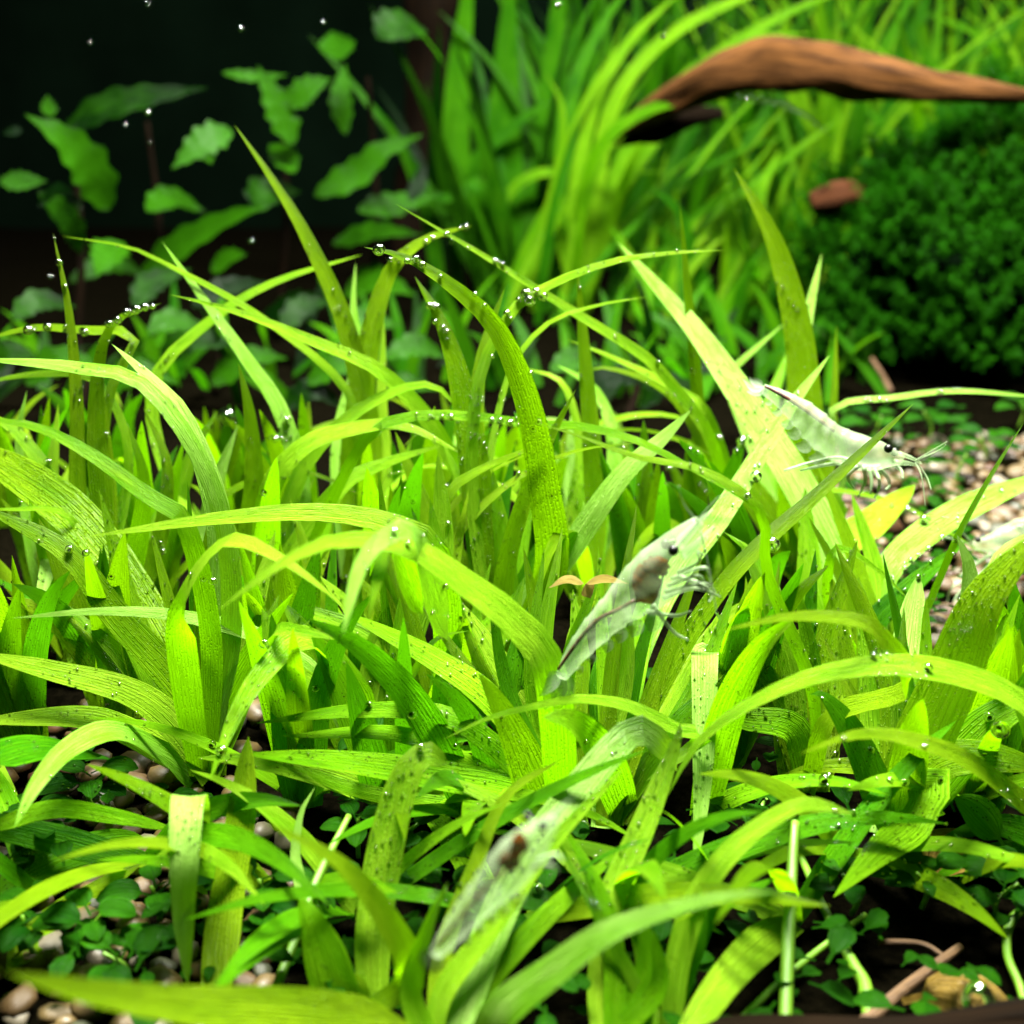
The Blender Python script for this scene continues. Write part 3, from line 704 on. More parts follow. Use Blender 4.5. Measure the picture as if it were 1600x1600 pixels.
# -- hidden mid-ground plants that close the carpet
for k, (bx, by, lb) in enumerate([
    (60, 930, 'small grass plant deep in the carpet at the far left'),
    (250, 960, 'small grass plant between the two upright left blades and the left centre arches'),
    (480, 900, 'small grass plant behind the bright arching blades of the left centre'),
    (660, 900, 'small grass plant under the leaning tall blade'),
    (850, 880, 'small grass plant behind the straight central blade'),
    (1010, 960, 'small grass plant behind the central shrimp'),
    (1180, 1010, 'small grass plant between the two large shrimps'),
    (1480, 1060, 'small grass plant among the wide blades of the right side'),
    (450, 1120, 'short grass plant in front of the left centre arches'),
    (180, 1130, 'short grass plant below the left edge blades'),
    (1130, 1190, 'short grass plant below the central shrimp'),
    (1580, 1180, 'short grass plant at the right edge under the wide blades'),
    (350, 830, 'short grass plant at the back left of the carpet'),
    (760, 830, 'short grass plant at the back of the carpet behind the beaded blade'),
    (980, 820, 'short grass plant at the back of the carpet right of the straight central blade'),
    (170, 800, 'short grass plant at the back of the carpet behind the two left blades'),
    (620, 1260, 'dark short grass plant in the shade above the wide bending front blade'),
    (760, 1270, 'dark short grass plant in the shade behind the lowest shrimp'),
    (1080, 1280, 'dark short grass plant behind the hanging bright blade'),
    (470, 1250, 'dark short grass plant left of the wide bending front blade'),
    (1520, 1250, 'dark short grass plant behind the brownish rounded leaf'),
    (40, 1180, 'dark short grass plant behind the dark low blades at the left edge'),
    (230, 1350, 'sprawling low grass plant over the gravel at lower left'),
    (440, 1400, 'sprawling low grass plant right of the folded front blade'),
    (820, 1440, 'sprawling low grass plant in the gap right of the lowest shrimp'),
    (1130, 1390, 'sprawling low grass plant below the hanging bright blade'),
    (1500, 1370, 'sprawling low grass plant on the soil at lower right'),
    (960, 1420, 'sprawling low grass plant between the stiff narrow front blades'),
    (1240, 1440, 'sprawling low grass plant around the straight pale green stem'),
    (560, 1430, 'sprawling low grass plant behind the wide bending front blade'),
    (60, 1400, 'sprawling low grass plant among the pebbles at the left edge'),
    (1330, 1340, 'sprawling low grass plant at the foot of the wide right blades'),
    (620, 1030, 'short grass plant in the thick of the middle'),
    (-10, 820, 'short grass plant at the back of the carpet on the left edge')]):
    grass((bx, by), lb, [], fw=(0.0030, 0.0054), fill=8 if by < 1200 else (5 if by < 1300 else 0), fillL=(0.024, 0.050), group='short grass plants deep in the carpet', lean=(0.0, 0.32), fmat=('leaf', 'olive', 'olive', 'speck', 'deep', 'deep'))

# ------------------------------------------------------------------ rear grass
def rear(base_px, Yb, label, traced, n, Lr, az, lean, wr, mats, seed):
    g = random.Random(seed)
    b = at(base_px[0], base_px[1], Yb); b.z = 0
    t = thing('rear_grass', b, label, 'grass plant', 'tall blurred grass plants at the back')
    for pts, wpx, dY, mt in traced:
        P = [b] ; m_ = len(pts)
        for i, q in enumerate(pts): P.append(at(q[0], q[1], Yb + dY * (i + 1) / m_))
        build_leaf(P, 'leaf', mt, t, wpx=wpx * 0.72, upness=0.4, roll=g.uniform(-.2, .2), p=3)
    for k in range(int(n * 1.8)):
        grow(t, b + Vector((g.uniform(-.03, .03), g.uniform(-.02, .02), 0)), g.uniform(*az), g.uniform(*lean), g.uniform(*Lr), g.uniform(*wr) * 0.6, g.choice(mats), g.uniform(0.1, 0.9), n=14)
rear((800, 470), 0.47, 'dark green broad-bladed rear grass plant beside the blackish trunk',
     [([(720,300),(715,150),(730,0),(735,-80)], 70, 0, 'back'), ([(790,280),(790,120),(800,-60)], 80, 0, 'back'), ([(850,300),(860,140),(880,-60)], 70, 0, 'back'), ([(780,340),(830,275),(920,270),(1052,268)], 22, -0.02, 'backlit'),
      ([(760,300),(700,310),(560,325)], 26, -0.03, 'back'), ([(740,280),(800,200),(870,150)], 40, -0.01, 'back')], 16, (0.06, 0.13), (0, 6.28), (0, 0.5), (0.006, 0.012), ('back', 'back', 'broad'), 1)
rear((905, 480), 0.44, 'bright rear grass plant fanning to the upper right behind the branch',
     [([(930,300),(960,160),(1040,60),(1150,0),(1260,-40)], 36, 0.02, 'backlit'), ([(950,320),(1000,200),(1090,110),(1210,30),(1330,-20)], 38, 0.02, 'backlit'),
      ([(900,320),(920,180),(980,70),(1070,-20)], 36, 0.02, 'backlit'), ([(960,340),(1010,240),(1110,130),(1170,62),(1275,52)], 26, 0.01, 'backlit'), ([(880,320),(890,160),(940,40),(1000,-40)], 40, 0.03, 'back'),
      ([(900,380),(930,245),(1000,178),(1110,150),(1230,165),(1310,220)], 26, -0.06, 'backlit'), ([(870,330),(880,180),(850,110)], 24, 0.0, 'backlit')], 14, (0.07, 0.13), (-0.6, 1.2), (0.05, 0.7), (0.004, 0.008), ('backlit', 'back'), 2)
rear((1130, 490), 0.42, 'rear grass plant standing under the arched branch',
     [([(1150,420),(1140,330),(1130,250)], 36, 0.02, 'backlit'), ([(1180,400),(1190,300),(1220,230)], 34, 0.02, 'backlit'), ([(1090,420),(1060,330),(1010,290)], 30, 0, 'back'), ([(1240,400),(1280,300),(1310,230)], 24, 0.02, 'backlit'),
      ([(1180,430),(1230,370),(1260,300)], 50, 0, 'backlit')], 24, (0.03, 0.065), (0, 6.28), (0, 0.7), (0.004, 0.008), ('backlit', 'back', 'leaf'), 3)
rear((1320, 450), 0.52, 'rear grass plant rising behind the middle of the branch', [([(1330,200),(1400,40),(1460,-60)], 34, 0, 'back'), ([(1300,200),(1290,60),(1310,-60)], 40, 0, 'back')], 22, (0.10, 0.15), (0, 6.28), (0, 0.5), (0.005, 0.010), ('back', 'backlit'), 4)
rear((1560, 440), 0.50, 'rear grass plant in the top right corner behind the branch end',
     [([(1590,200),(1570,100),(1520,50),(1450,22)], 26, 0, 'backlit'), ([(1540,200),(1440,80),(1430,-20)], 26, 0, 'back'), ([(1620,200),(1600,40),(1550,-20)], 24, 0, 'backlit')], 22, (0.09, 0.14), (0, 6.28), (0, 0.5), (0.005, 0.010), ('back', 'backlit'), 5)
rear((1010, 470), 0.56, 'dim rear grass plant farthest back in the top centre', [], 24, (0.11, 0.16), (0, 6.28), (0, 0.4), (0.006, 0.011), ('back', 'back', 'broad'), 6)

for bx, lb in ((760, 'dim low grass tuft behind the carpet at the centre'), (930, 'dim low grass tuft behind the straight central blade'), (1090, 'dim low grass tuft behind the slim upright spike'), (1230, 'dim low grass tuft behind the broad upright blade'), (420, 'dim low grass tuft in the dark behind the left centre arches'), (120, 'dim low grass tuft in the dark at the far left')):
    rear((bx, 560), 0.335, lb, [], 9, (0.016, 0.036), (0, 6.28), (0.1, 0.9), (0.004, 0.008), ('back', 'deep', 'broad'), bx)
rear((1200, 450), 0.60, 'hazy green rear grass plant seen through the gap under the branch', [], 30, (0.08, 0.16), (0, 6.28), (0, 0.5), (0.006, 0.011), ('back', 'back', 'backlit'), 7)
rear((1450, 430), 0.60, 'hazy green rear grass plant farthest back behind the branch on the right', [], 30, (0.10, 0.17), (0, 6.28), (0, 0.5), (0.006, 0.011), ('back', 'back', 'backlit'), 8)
# ------------------------------------------------------------------ broad-leaved plants, upper left
def broadleaf(base_px, Yb, label, leaves, stem_top):
    b = at(base_px[0], base_px[1], Yb); b.z = 0
    t = thing('broad_leaf_plant', b, label, 'aquatic plant', 'dark broad-leaved plants at the back left')
    top = at(*stem_top, Yb + 0.01)
    tube([b, b.lerp(top, 0.5) + Vector((0.002, 0.002, 0)), top], [0.0013, 0.0011, 0.0007], 'stem', 'darkwood', t, seg=8, n=12)
    for pts, wpx, dY in leaves:
        P = [at(q[0], q[1], Yb - 0.02 + dY * i / (len(pts) - 1)) for i, q in enumerate(pts)]
        build_leaf(P, 'leaf', 'broad', t, wpx=wpx * 0.85, prof=broad_profile, wave=0.14, upness=0.35, cup=0.2, n=30)
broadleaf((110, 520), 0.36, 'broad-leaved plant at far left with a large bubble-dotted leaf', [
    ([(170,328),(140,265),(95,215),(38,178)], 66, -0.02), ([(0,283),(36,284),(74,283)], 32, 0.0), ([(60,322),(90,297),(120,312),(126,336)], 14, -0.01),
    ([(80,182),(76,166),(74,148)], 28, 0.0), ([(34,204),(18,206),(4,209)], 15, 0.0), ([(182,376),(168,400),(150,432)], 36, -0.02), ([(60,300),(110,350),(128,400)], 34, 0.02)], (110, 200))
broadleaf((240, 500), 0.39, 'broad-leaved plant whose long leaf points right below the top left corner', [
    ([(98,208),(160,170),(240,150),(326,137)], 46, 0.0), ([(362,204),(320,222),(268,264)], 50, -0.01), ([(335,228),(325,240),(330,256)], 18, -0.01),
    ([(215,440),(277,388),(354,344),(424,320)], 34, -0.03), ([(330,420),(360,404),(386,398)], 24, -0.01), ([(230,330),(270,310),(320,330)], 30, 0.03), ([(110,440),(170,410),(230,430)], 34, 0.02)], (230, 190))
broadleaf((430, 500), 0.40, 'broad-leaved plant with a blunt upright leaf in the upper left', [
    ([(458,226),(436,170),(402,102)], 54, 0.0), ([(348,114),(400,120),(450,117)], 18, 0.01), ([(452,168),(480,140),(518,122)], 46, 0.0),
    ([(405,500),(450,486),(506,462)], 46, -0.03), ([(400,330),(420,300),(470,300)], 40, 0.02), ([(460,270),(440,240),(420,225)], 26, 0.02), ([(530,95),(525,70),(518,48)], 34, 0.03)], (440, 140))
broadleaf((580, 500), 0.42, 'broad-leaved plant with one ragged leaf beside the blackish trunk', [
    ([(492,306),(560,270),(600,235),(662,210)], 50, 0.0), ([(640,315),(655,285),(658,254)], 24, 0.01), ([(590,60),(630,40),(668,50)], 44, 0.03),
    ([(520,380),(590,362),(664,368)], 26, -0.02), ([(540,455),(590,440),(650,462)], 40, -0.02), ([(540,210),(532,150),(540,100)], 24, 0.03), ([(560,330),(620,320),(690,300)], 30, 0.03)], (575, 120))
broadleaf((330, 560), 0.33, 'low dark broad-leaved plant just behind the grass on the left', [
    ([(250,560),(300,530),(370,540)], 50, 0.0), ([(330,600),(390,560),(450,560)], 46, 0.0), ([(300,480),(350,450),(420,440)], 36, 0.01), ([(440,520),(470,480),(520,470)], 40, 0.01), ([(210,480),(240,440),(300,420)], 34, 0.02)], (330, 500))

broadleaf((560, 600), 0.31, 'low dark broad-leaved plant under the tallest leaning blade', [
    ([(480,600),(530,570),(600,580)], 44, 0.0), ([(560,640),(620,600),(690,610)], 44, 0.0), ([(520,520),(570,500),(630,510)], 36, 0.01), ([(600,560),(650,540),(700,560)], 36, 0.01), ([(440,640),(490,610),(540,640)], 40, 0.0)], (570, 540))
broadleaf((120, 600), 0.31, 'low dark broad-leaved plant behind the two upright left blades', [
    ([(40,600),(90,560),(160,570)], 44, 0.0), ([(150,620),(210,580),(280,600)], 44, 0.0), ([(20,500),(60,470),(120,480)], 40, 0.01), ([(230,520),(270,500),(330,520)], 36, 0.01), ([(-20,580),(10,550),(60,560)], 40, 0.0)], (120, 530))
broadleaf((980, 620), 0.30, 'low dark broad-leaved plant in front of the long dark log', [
    ([(900,620),(950,590),(1010,600)], 40, 0.0), ([(1000,640),(1040,600),(1100,610)], 40, 0.0), ([(1080,580),(1130,570),(1180,600)], 34, 0.01), ([(860,580),(900,560),(940,570)], 34, 0.01), ([(1150,640),(1180,610),(1230,620)], 34, 0.0)], (990, 560))
# ------------------------------------------------------------------ small round-leaved seedlings, stems and fallen leaves
def seedling(px, py, Y_off, label, n, size, material='round', seed=0, group='small round-leaved seedlings on the bottom'):
    g = random.Random(seed * 13 + 3)
    b = ground(px, py); t = thing('seedling', b, label, 'seedling', group)
    h = size * g.uniform(0.6, 1.2)
    tube([b, b + Vector((g.uniform(-.001, .001), 0, h * 0.5)), b + Vector((g.uniform(-.002, .002), 0, h))], [0.0003, 0.00028, 0.0002], 'stem', 'stem' if material == 'round' else 'brownstem', t, seg=6, n=8)
    top = b + Vector((0, 0, h))
    for k in range(n):
        a = k * 2.4 + g.uniform(-.4, .4); f = 1 - 0.5 * k / max(1, n); s = top.lerp(b, (1 - f) * 0.9)
        d = Vector((math.cos(a), math.sin(a), 0)); L = size * g.uniform(0.7, 1.1)
        build_leaf([s, s + d * L * 0.3 + Vector((0, 0, L * 0.12)), s + d * L * 0.65 + Vector((0, 0, L * 0.16)), s + d * L + Vector((0, 0, L * 0.05))], 'leaf', material, t, upness=0.85, prof=round_profile, width=L * 0.55, cup=0.15, n=12)
SE = [(250, 1440, 'seedling on the gravel left of the folded bright blade', 6, .0060), (415, 1440, 'seedling with a wide curled leaf right of the upright front blade', 6, .0065), (150, 1490, 'seedling low on the gravel at the bottom left', 5, .0055),
      (60, 1500, 'seedling nearest the bottom left corner', 5, .0055), (190, 1540, 'seedling on the gravel below the dark low blades', 4, .0060), (700, 1450, 'seedling in the gap left of the lowest shrimp', 6, .0050),
      (790, 1480, 'seedling in the gap right of the lowest shrimp', 7, .0055), (850, 1390, 'seedling right of the blurred shrimp head', 6, .0045), (480, 1430, 'seedling behind the wide bending front blade', 6, .0055),
      (150, 1270, 'seedling under the left arching blades', 6, .0060), (60, 1330, 'seedling at the left edge among the pebbles', 5, .0055), (1180, 1290, 'seedling in the dark gap below the hanging bright blade', 6, .0055),
      (1440, 1420, 'seedling on the dark soil at the right', 6, .0055), (1560, 1440, 'seedling on the dark soil near the right edge', 6, .0060), (1330, 1430, 'seedling beside the thin crossing stems', 5, .0045),
      (1060, 1540, 'seedling low at the bottom centre', 5, .0040), (1450, 690, 'seedling on the far gravel right of the upper shrimp', 6, .0080), (1540, 720, 'seedling on the far gravel near the right edge', 6, .0085),
      (1360, 700, 'seedling on the far gravel behind the upper shrimp', 6, .0080), (1590, 670, 'seedling under the thin right arc on the far gravel', 6, .0085), (1490, 760, 'seedling on the gravel in front of the far mound', 5, .0070), (640, 1330, 'seedling in the shade right of the wide front blade', 6, .0045),
      (1250, 1330, 'seedling at the foot of the pale vertical stem', 6, .0050), (560, 1340, 'seedling in the shade left of the wide front blade', 5, .0045)]
for i, (a, b_, lb, n_, s_) in enumerate(SE): seedling(a, b_, 0, lb, n_, s_, 'round', i)
def ground_cover():
    g = random.Random(21); verts, faces, uvs = [], [], []
    prof = [(0.0, 0.12), (0.25, 0.14), (0.45, 0.75), (0.7, 1.0), (0.9, 0.7), (1.0, 0.05)]
    for k in range(1100):
        px, py = g.uniform(-60, 1660), g.uniform(1060, 1660)
        if g.random() < 0.4: px, py = g.uniform(1240, 1660), g.uniform(640, 1000)
        if noise.noise((px * 0.006, py * 0.009, 0)) < -0.05: continue
        b = ground(px, py); s_ = g.uniform(0.0018, 0.0048); z = g.uniform(0.0008, 0.0055); a = g.uniform(0, 6.28)
        d = Vector((math.cos(a), math.sin(a), g.uniform(-0.35, 0.5))).normalized(); side = d.cross(Vector((0, 0, 1))).normalized()
        o = b + Vector((0, 0, z)); nb = len(verts); curl = g.uniform(-0.35, 0.15)
        for t, w_ in prof:
            m_ = o + d * s_ * t + Vector((0, 0, curl * s_ * t * t))
            for e in (-1, 0, 1):
                verts.append(m_ + side * e * w_ * s_ * 0.3 + Vector((0, 0, 0.10 * s_ * abs(e) * w_))); uvs.append(((e + 1) / 2, t * s_ / 0.01 + k))
        for i in range(5):
            for j in range(2): q = nb + i * 3 + j; faces.append((q, q + 1, q + 4, q + 3))
    me = bpy.data.meshes.new('ground_cover'); me.from_pydata(verts, [], faces)
    ul = me.uv_layers.new(name='UVMap')
    for lp in me.loops: ul.data[lp.index].uv = uvs[lp.vertex_index]
    smooth(me)
    tag(mesh_obj('ground_cover', me, M['round']), 'dark mat of tiny rounded leaves between the pebbles', 'ground cover', None, 'stuff')
ground_cover()
def single_leaf(name, pts, wpx, Y, material, label, cat, prof=round_profile):
    P = [at(a, b, y) for (a, b), y in zip(pts, Y)]
    P = [q if q.z > 0.0008 else ground(a, b, 0.0008) for q, (a, b) in zip(P, pts)]
    return tag(build_leaf(P, name, material, None, wpx=wpx, prof=prof, upness=0.5, n=14), label, cat)
t = thing('tan_seedling', at(915, 912, 0.135), 'three-leaved tan seedling left of the central shrimp', 'seedling')
for pts, wp in (([(912,912),(885,905),(857,919)], 13), ([(916,912),(945,904),(982,912)], 13), ([(915,912),(919,922),(923,935)], 22)):
    build_leaf([at(a, b, 0.133) for a, b in pts], 'leaf', 'straw', t, wpx=wp, prof=broad_profile, upness=0.75, cup=0.0, n=12)
single_leaf('fallen_leaf', [(1458,1395),(1465,1350),(1480,1318),(1512,1300)], 56, (0.118, 0.119, 0.12, 0.121), 'tan', 'brownish rounded leaf on a thin stalk at lower right', 'leaf')
single_leaf('fallen_leaf', [(1575,1330),(1545,1290),(1515,1260),(1492,1246)], 52, (0.118, 0.119, 0.12, 0.121), 'deep', 'dull dark oval leaf at the right edge above the brownish one', 'leaf')
single_leaf('fallen_leaf', [(1410,1565),(1460,1555),(1510,1570),(1590,1600)], 95, (0.098, 0.097, 0.096, 0.094), 'tan', 'large tan dead leaf under the big bubble in the bottom right corner', 'leaf')
def stem(pts, rp, Y, material, label):
    Ys = Y if hasattr(Y, '__len__') else [Y] * len(pts)
    P = [at(a, b, y) for (a, b), y in zip(pts, Ys)]
    P = [q if q.z > 0.0005 else ground(a, b, 0.0005) for q, (a, b) in zip(P, pts)]
    return tag(tube(P, [px2m(r, q) for r, q in zip(rp, P)], 'plant_stem', material, seg=10, n=30, rough=0.1), label, 'stem')
stem([(1226,1640),(1232,1460),(1242,1285)], [11, 10, 7], (0.088, 0.098, 0.11), 'stem', 'straight pale green stem standing upright at the bottom right')
stem([(1250,1335),(1290,1425),(1335,1510),(1352,1545),(1358,1640)], [6, 7, 8, 12, 6], (0.118, 0.108, 0.1, 0.097, 0.09), 'stem', 'knobbed green stem slanting down right beside the upright one')
stem([(1130,1620),(1235,1520),(1352,1430)], [6, 6, 5], (0.09, 0.1, 0.11), 'stem', 'thin green runner rising right behind the upright stem')
stem([(1350,1600),(1420,1540),(1500,1480)], [13, 10, 7], (0.094, 0.1, 0.104), 'brownstem', 'brown woody stem slanting up at the bottom right')
stem([(1372,1472),(1440,1475),(1480,1498)], [6, 5, 4], (0.106, 0.106, 0.105), 'brownstem', 'small brown twig lying on the dark soil')
stem([(1620,1405),(1580,1440),(1574,1490),(1595,1545),(1610,1600)], [8, 8, 7, 7, 7], (0.108, 0.106, 0.103, 0.1, 0.097), 'stem', 'curved pale stem at the right edge')
stem([(430,1546),(465,1460),(495,1375),(545,1275)], [8, 8, 7, 5], (0.094, 0.1, 0.106, 0.115), 'stem', 'thin pale stem left of the wide bending front blade')
stem([(345,1530),(372,1460),(405,1420)], [7, 6, 6], (0.1, 0.104, 0.106), 'brownstem', 'dark brown twig right of the upright front blade')
stem([(1362,560),(1378,585),(1392,612)], [3, 4, 5], (0.33, 0.325, 0.32), 'brownstem', 'short brown twig in the dark gap under the mossy mound')
stem([(1400,1335),(1425,1375),(1440,1410)], [8, 8, 6], (0.117, 0.115, 0.112), 'darkwood', 'blackish twig below the wide right blades')

# ------------------------------------------------------------------ shrimps
def shrimp(label, spine, half, Yc, side, yaw=0.0, legs=True, legs_px=(), ant_px=(), feeler=(), eye_px=((0, 0),), eye_r=5, organ_px=(), organ_r=(), gut_px=(), tail_px=(), swim=6):
    """spine: pixels from tail base to rostrum root; half: (dorsal, ventral) half heights in px; Yc: distance of every spine point"""
    Ys = Yc if hasattr(Yc, '__len__') else [Yc] * len(spine)
    P3 = [at(a, b, y) for (a, b), y in zip(spine, Ys)]
    root = thing('shrimp', P3[len(P3)//2], label, 'shrimp', 'translucent shrimps among the grass')
    n = 56; pts, Ln = spline(P3, n)
    def lerp(tab, t):
        f = t * (len(tab) - 1); i = min(len(tab) - 2, int(f)); f -= i
        return tab[i] * (1 - f) + tab[i+1] * f
    dt = [h[0] for h in half]; vt = [h[1] for h in half]
    verts, faces = [], []; seg = 16
    for i, q in enumerate(pts):
        t = i / n
        T = (pts[min(n, i+1)] - pts[max(0, i-1)]).normalized(); Vw = (CAMP - q).normalized()
        D = Vw.cross(T).normalized() * side            # dorsal direction in the picture plane
        S = T.cross(D).normalized()
        segm = 0.0
        if t < 0.62:                                   # abdomen: six overlapping plates
            ph = (t / 0.62 * 6) % 1; segm = 0.11 * (ph ** 3 - 0.4)
        d = px2m(lerp(dt, t), q) * (1 + segm); v = px2m(lerp(vt, t), q) * (1 + segm); wS = (d + v) * 0.42
        for j in range(seg):
            a = 2 * math.pi * j / seg; c, s = math.cos(a), math.sin(a)
            verts.append(q + D * (d * c if c > 0 else v * c) + S * wS * s * (1 - 0.25 * max(0, -c)))
        if i:
            for j in range(seg): faces.append(((i-1)*seg+j, (i-1)*seg+(j+1) % seg, i*seg+(j+1) % seg, i*seg+j))
    faces.append(tuple(reversed(range(seg)))); faces.append(tuple(n*seg+j for j in range(seg)))
    me = bpy.data.meshes.new('body'); me.from_pydata(verts, [], faces); smooth(me)
    body = mesh_obj('body', me, M['shell'], root)
    Y0 = Ys[-1]; Ym = sum(Ys) / len(Ys)
    def Yat(px, py):                                   # depth of the nearest spine point
        k = min(range(len(spine)), key=lambda i: (spine[i][0]-px)**2 + (spine[i][1]-py)**2); return Ys[k]
    if gut_px:
        G = [at(a, b, Yat(a, b) - px2m(11, P3[0])) for a, b in gut_px]
        tube(G, [px2m(r, G[0]) for r in (2.2, 3.2, 3.6, 3.0)], 'gut', 'gut', root, seg=8, n=24)
    for (a, b), r in zip(organ_px, organ_r):
        q = at(a, b, Yat(a, b)); rr = px2m(1, q); q = at(a, b, q.y - 15 * rr)
        blob('stomach', 'organ', root, q, (r[0] * rr * 1.4, 10 * rr, r[1] * rr * 1.4), 0.55, 2.2, 3)
    for k, (a, b) in enumerate(eye_px):
        q = at(a, b, Y0 - (0.0022 if k == 0 else -0.0012)); r = px2m(eye_r, q)
        e = blob('eye', 'eye', root, q, (r, r, r), 0.0, 1, 3)
        st = q.lerp(P3[-2], 0.5)
        tube([st, st.lerp(q, 0.5), q.lerp(st, 0.1)], [r * .35, r * .4, r * .5], 'eye_stalk', 'limb', e, seg=8, n=6)
    for pl in legs_px:
        P = [at(a, b, Yat(a, b) + rng.uniform(-.002, .001)) for a, b in pl]
        tube(P, [px2m(r, P[0]) for r in (4.4, 3.2, 2.6, 1.6)], 'leg', 'limb', root, seg=6, n=14)
    for pl in ant_px:
        P = [at(a, b, Y0 - 0.001 - 0.004 * i / len(pl)) for i, (a, b) in enumerate(pl)]
        tube(P, [px2m(r, P[0]) for r in (1.5, 1.1, 0.7)], 'antenna', 'limb', root, seg=6, n=20)
    for pl, wp in tail_px:
        P = [at(a, b, Ys[0]) for a, b in pl]
        build_leaf(P, 'tail_fin', 'fin', root, wpx=wp, prof=broad_profile, upness=0.2, n=12); LEAVES.pop()
    for pl in feeler:                                   # flat antennal scale / rostrum
        P = [at(a, b, Y0 - 0.0008) for a, b in pl[0]]
        tube(P, [px2m(r, P[0]) for r in pl[1]], pl[2], 'shell', body, seg=10, n=14, flat=0.6)
    # swimmerets along the belly of the abdomen
    for k in range(swim):
        t = 0.10 + 0.47 * k / max(1, swim - 1); i = int(t * n); q = pts[i]
        T = (pts[i+1] - pts[i]).normalized(); Vw = (CAMP - q).normalized(); D = Vw.cross(T).normalized() * side
        v = px2m(lerp(vt, t), q); b = q - D * v * 0.85
        build_leaf([b, b - D * v * 0.35 - T * v * 0.15, b - D * v * 0.55 - T * v * 0.55], 'swimmeret', 'fin', root, width=v * 0.75, prof=broad_profile, upness=0.1, n=8); LEAVES.pop()
    return root
def fin_mat():
    m, nt, out = mat('shrimp_fin'); L = nt.links.new
    p = N(nt, 'BsdfPrincipled'); p.inputs['Base Color'].default_value = (0.40, 0.50, 0.34, 1); p.inputs['Roughness'].default_value = 0.3
    tr = N(nt, 'BsdfTransparent'); mx = N(nt, 'MixShader'); tc = N(nt, 'TexCoord'); n = N(nt, 'TexNoise'); n.inputs['Scale'].default_value = 6
    L(tc.outputs['UV'], n.inputs['Vector']); L(ramp(nt, n.outputs[0], [(0.3, (0.35,)*3), (0.7, (0.65,)*3)]), mx.inputs[0])
    L(tr.outputs[0], mx.inputs[1]); L(p.outputs[0], mx.inputs[2]); L(mx.outputs[0], out.inputs[0]); return m
M['fin'] = fin_mat()

shrimp('translucent shrimp with brown stomach climbing head-up at the centre',
    [(876,1056),(905,1010),(945,962),(985,925),(1020,893),(1045,866),(1068,838),(1090,812)],
    [(9,12),(15,20),(19,28),(22,34),(33,48),(36,54),(25,40),(7,12)], [0.1185,0.118,0.1177,0.1174,0.1171,0.1168,0.1165,0.1162], 1,
    eye_px=((1052,860),(1040,850)), eye_r=8.5, organ_px=((1010,914),(1026,886)), organ_r=((15,22),(14,11)),
    gut_px=[(872,1046),(905,1000),(935,968),(965,953),(992,938)],
    tail_px=(([(878,1052),(866,1078),(850,1110)], 34), ([(880,1054),(876,1084),(868,1116)], 30), ([(876,1050),(858,1068),(840,1090)], 26), ([(882,1052),(886,1078),(884,1104)], 24)),
    legs_px=([(1050,905),(1085,890),(1105,888),(1110,908)], [(1045,915),(1085,900),(1098,905),(1100,920)], [(1060,895),(1092,878),(1090,862),(1100,868)], [(1040,925),(1080,915),(1105,912),(1118,925)], [(1035,935),(1075,920),(1100,922),(1125,932)], [(1010,955),(1055,962),(1080,955)], [(1020,945),(1050,985),(1075,1000)], [(1060,900),(1100,915),(1112,930),(1108,940)]),
    ant_px=([(1090,815),(1070,790),(1060,760)], [(1095,830),(1110,900),(1120,960)], [(1090,812),(1120,780),(1140,770)]),
    feeler=(([(1060,850),(1088,820),(1114,796)], (16, 10, 2), 'rostrum'), ([(1066,868),(1095,845),(1116,822)], (15, 11, 2), 'antennal_scale')))
shrimp('translucent grey shrimp swimming right at the upper right with a dark gut line',
    [(1192,606),(1222,622),(1258,647),(1290,676),(1322,694),(1352,703),(1385,710),(1412,716)],
    [(7,9),(13,16),(19,24),(22,30),(22,33),(23,36),(18,28),(5,9)], [0.170,0.169,0.168,0.167,0.166,0.165,0.164,0.163], 1,
    eye_px=((1388,701),(1398,706)), eye_r=7, gut_px=[(1195,603),(1230,622),(1268,647),(1304,674)],
    tail_px=(([(1194,606),(1178,603),(1160,592)], 18), ([(1194,608),(1180,612),(1166,612)], 16), ([(1192,604),(1176,594),(1170,588)], 14)),
    legs_px=([(1350,730),(1352,750),(1345,768),(1340,778)], [(1358,732),(1362,752),(1360,772)], [(1366,733),(1374,750),(1372,768),(1366,778)], [(1374,732),(1386,745),(1390,758),(1384,765)], [(1340,728),(1325,745),(1335,765)], [(1395,725),(1408,735),(1411,748)], [(1345,728),(1312,715),(1270,722),(1225,735)], [(1340,730),(1300,725),(1250,735)]),
    ant_px=([(1430,722),(1440,745),(1446,790)], [(1432,722),(1448,745),(1455,765)], [(1430,720),(1455,705),(1480,690)], [(1434,718),(1465,705),(1478,695)]),
    feeler=(([(1405,708),(1425,716),(1440,724)], (6, 5, 2), 'rostrum'), ([(1398,722),(1420,724),(1436,728)], (8, 6, 2), 'antennal_scale')))
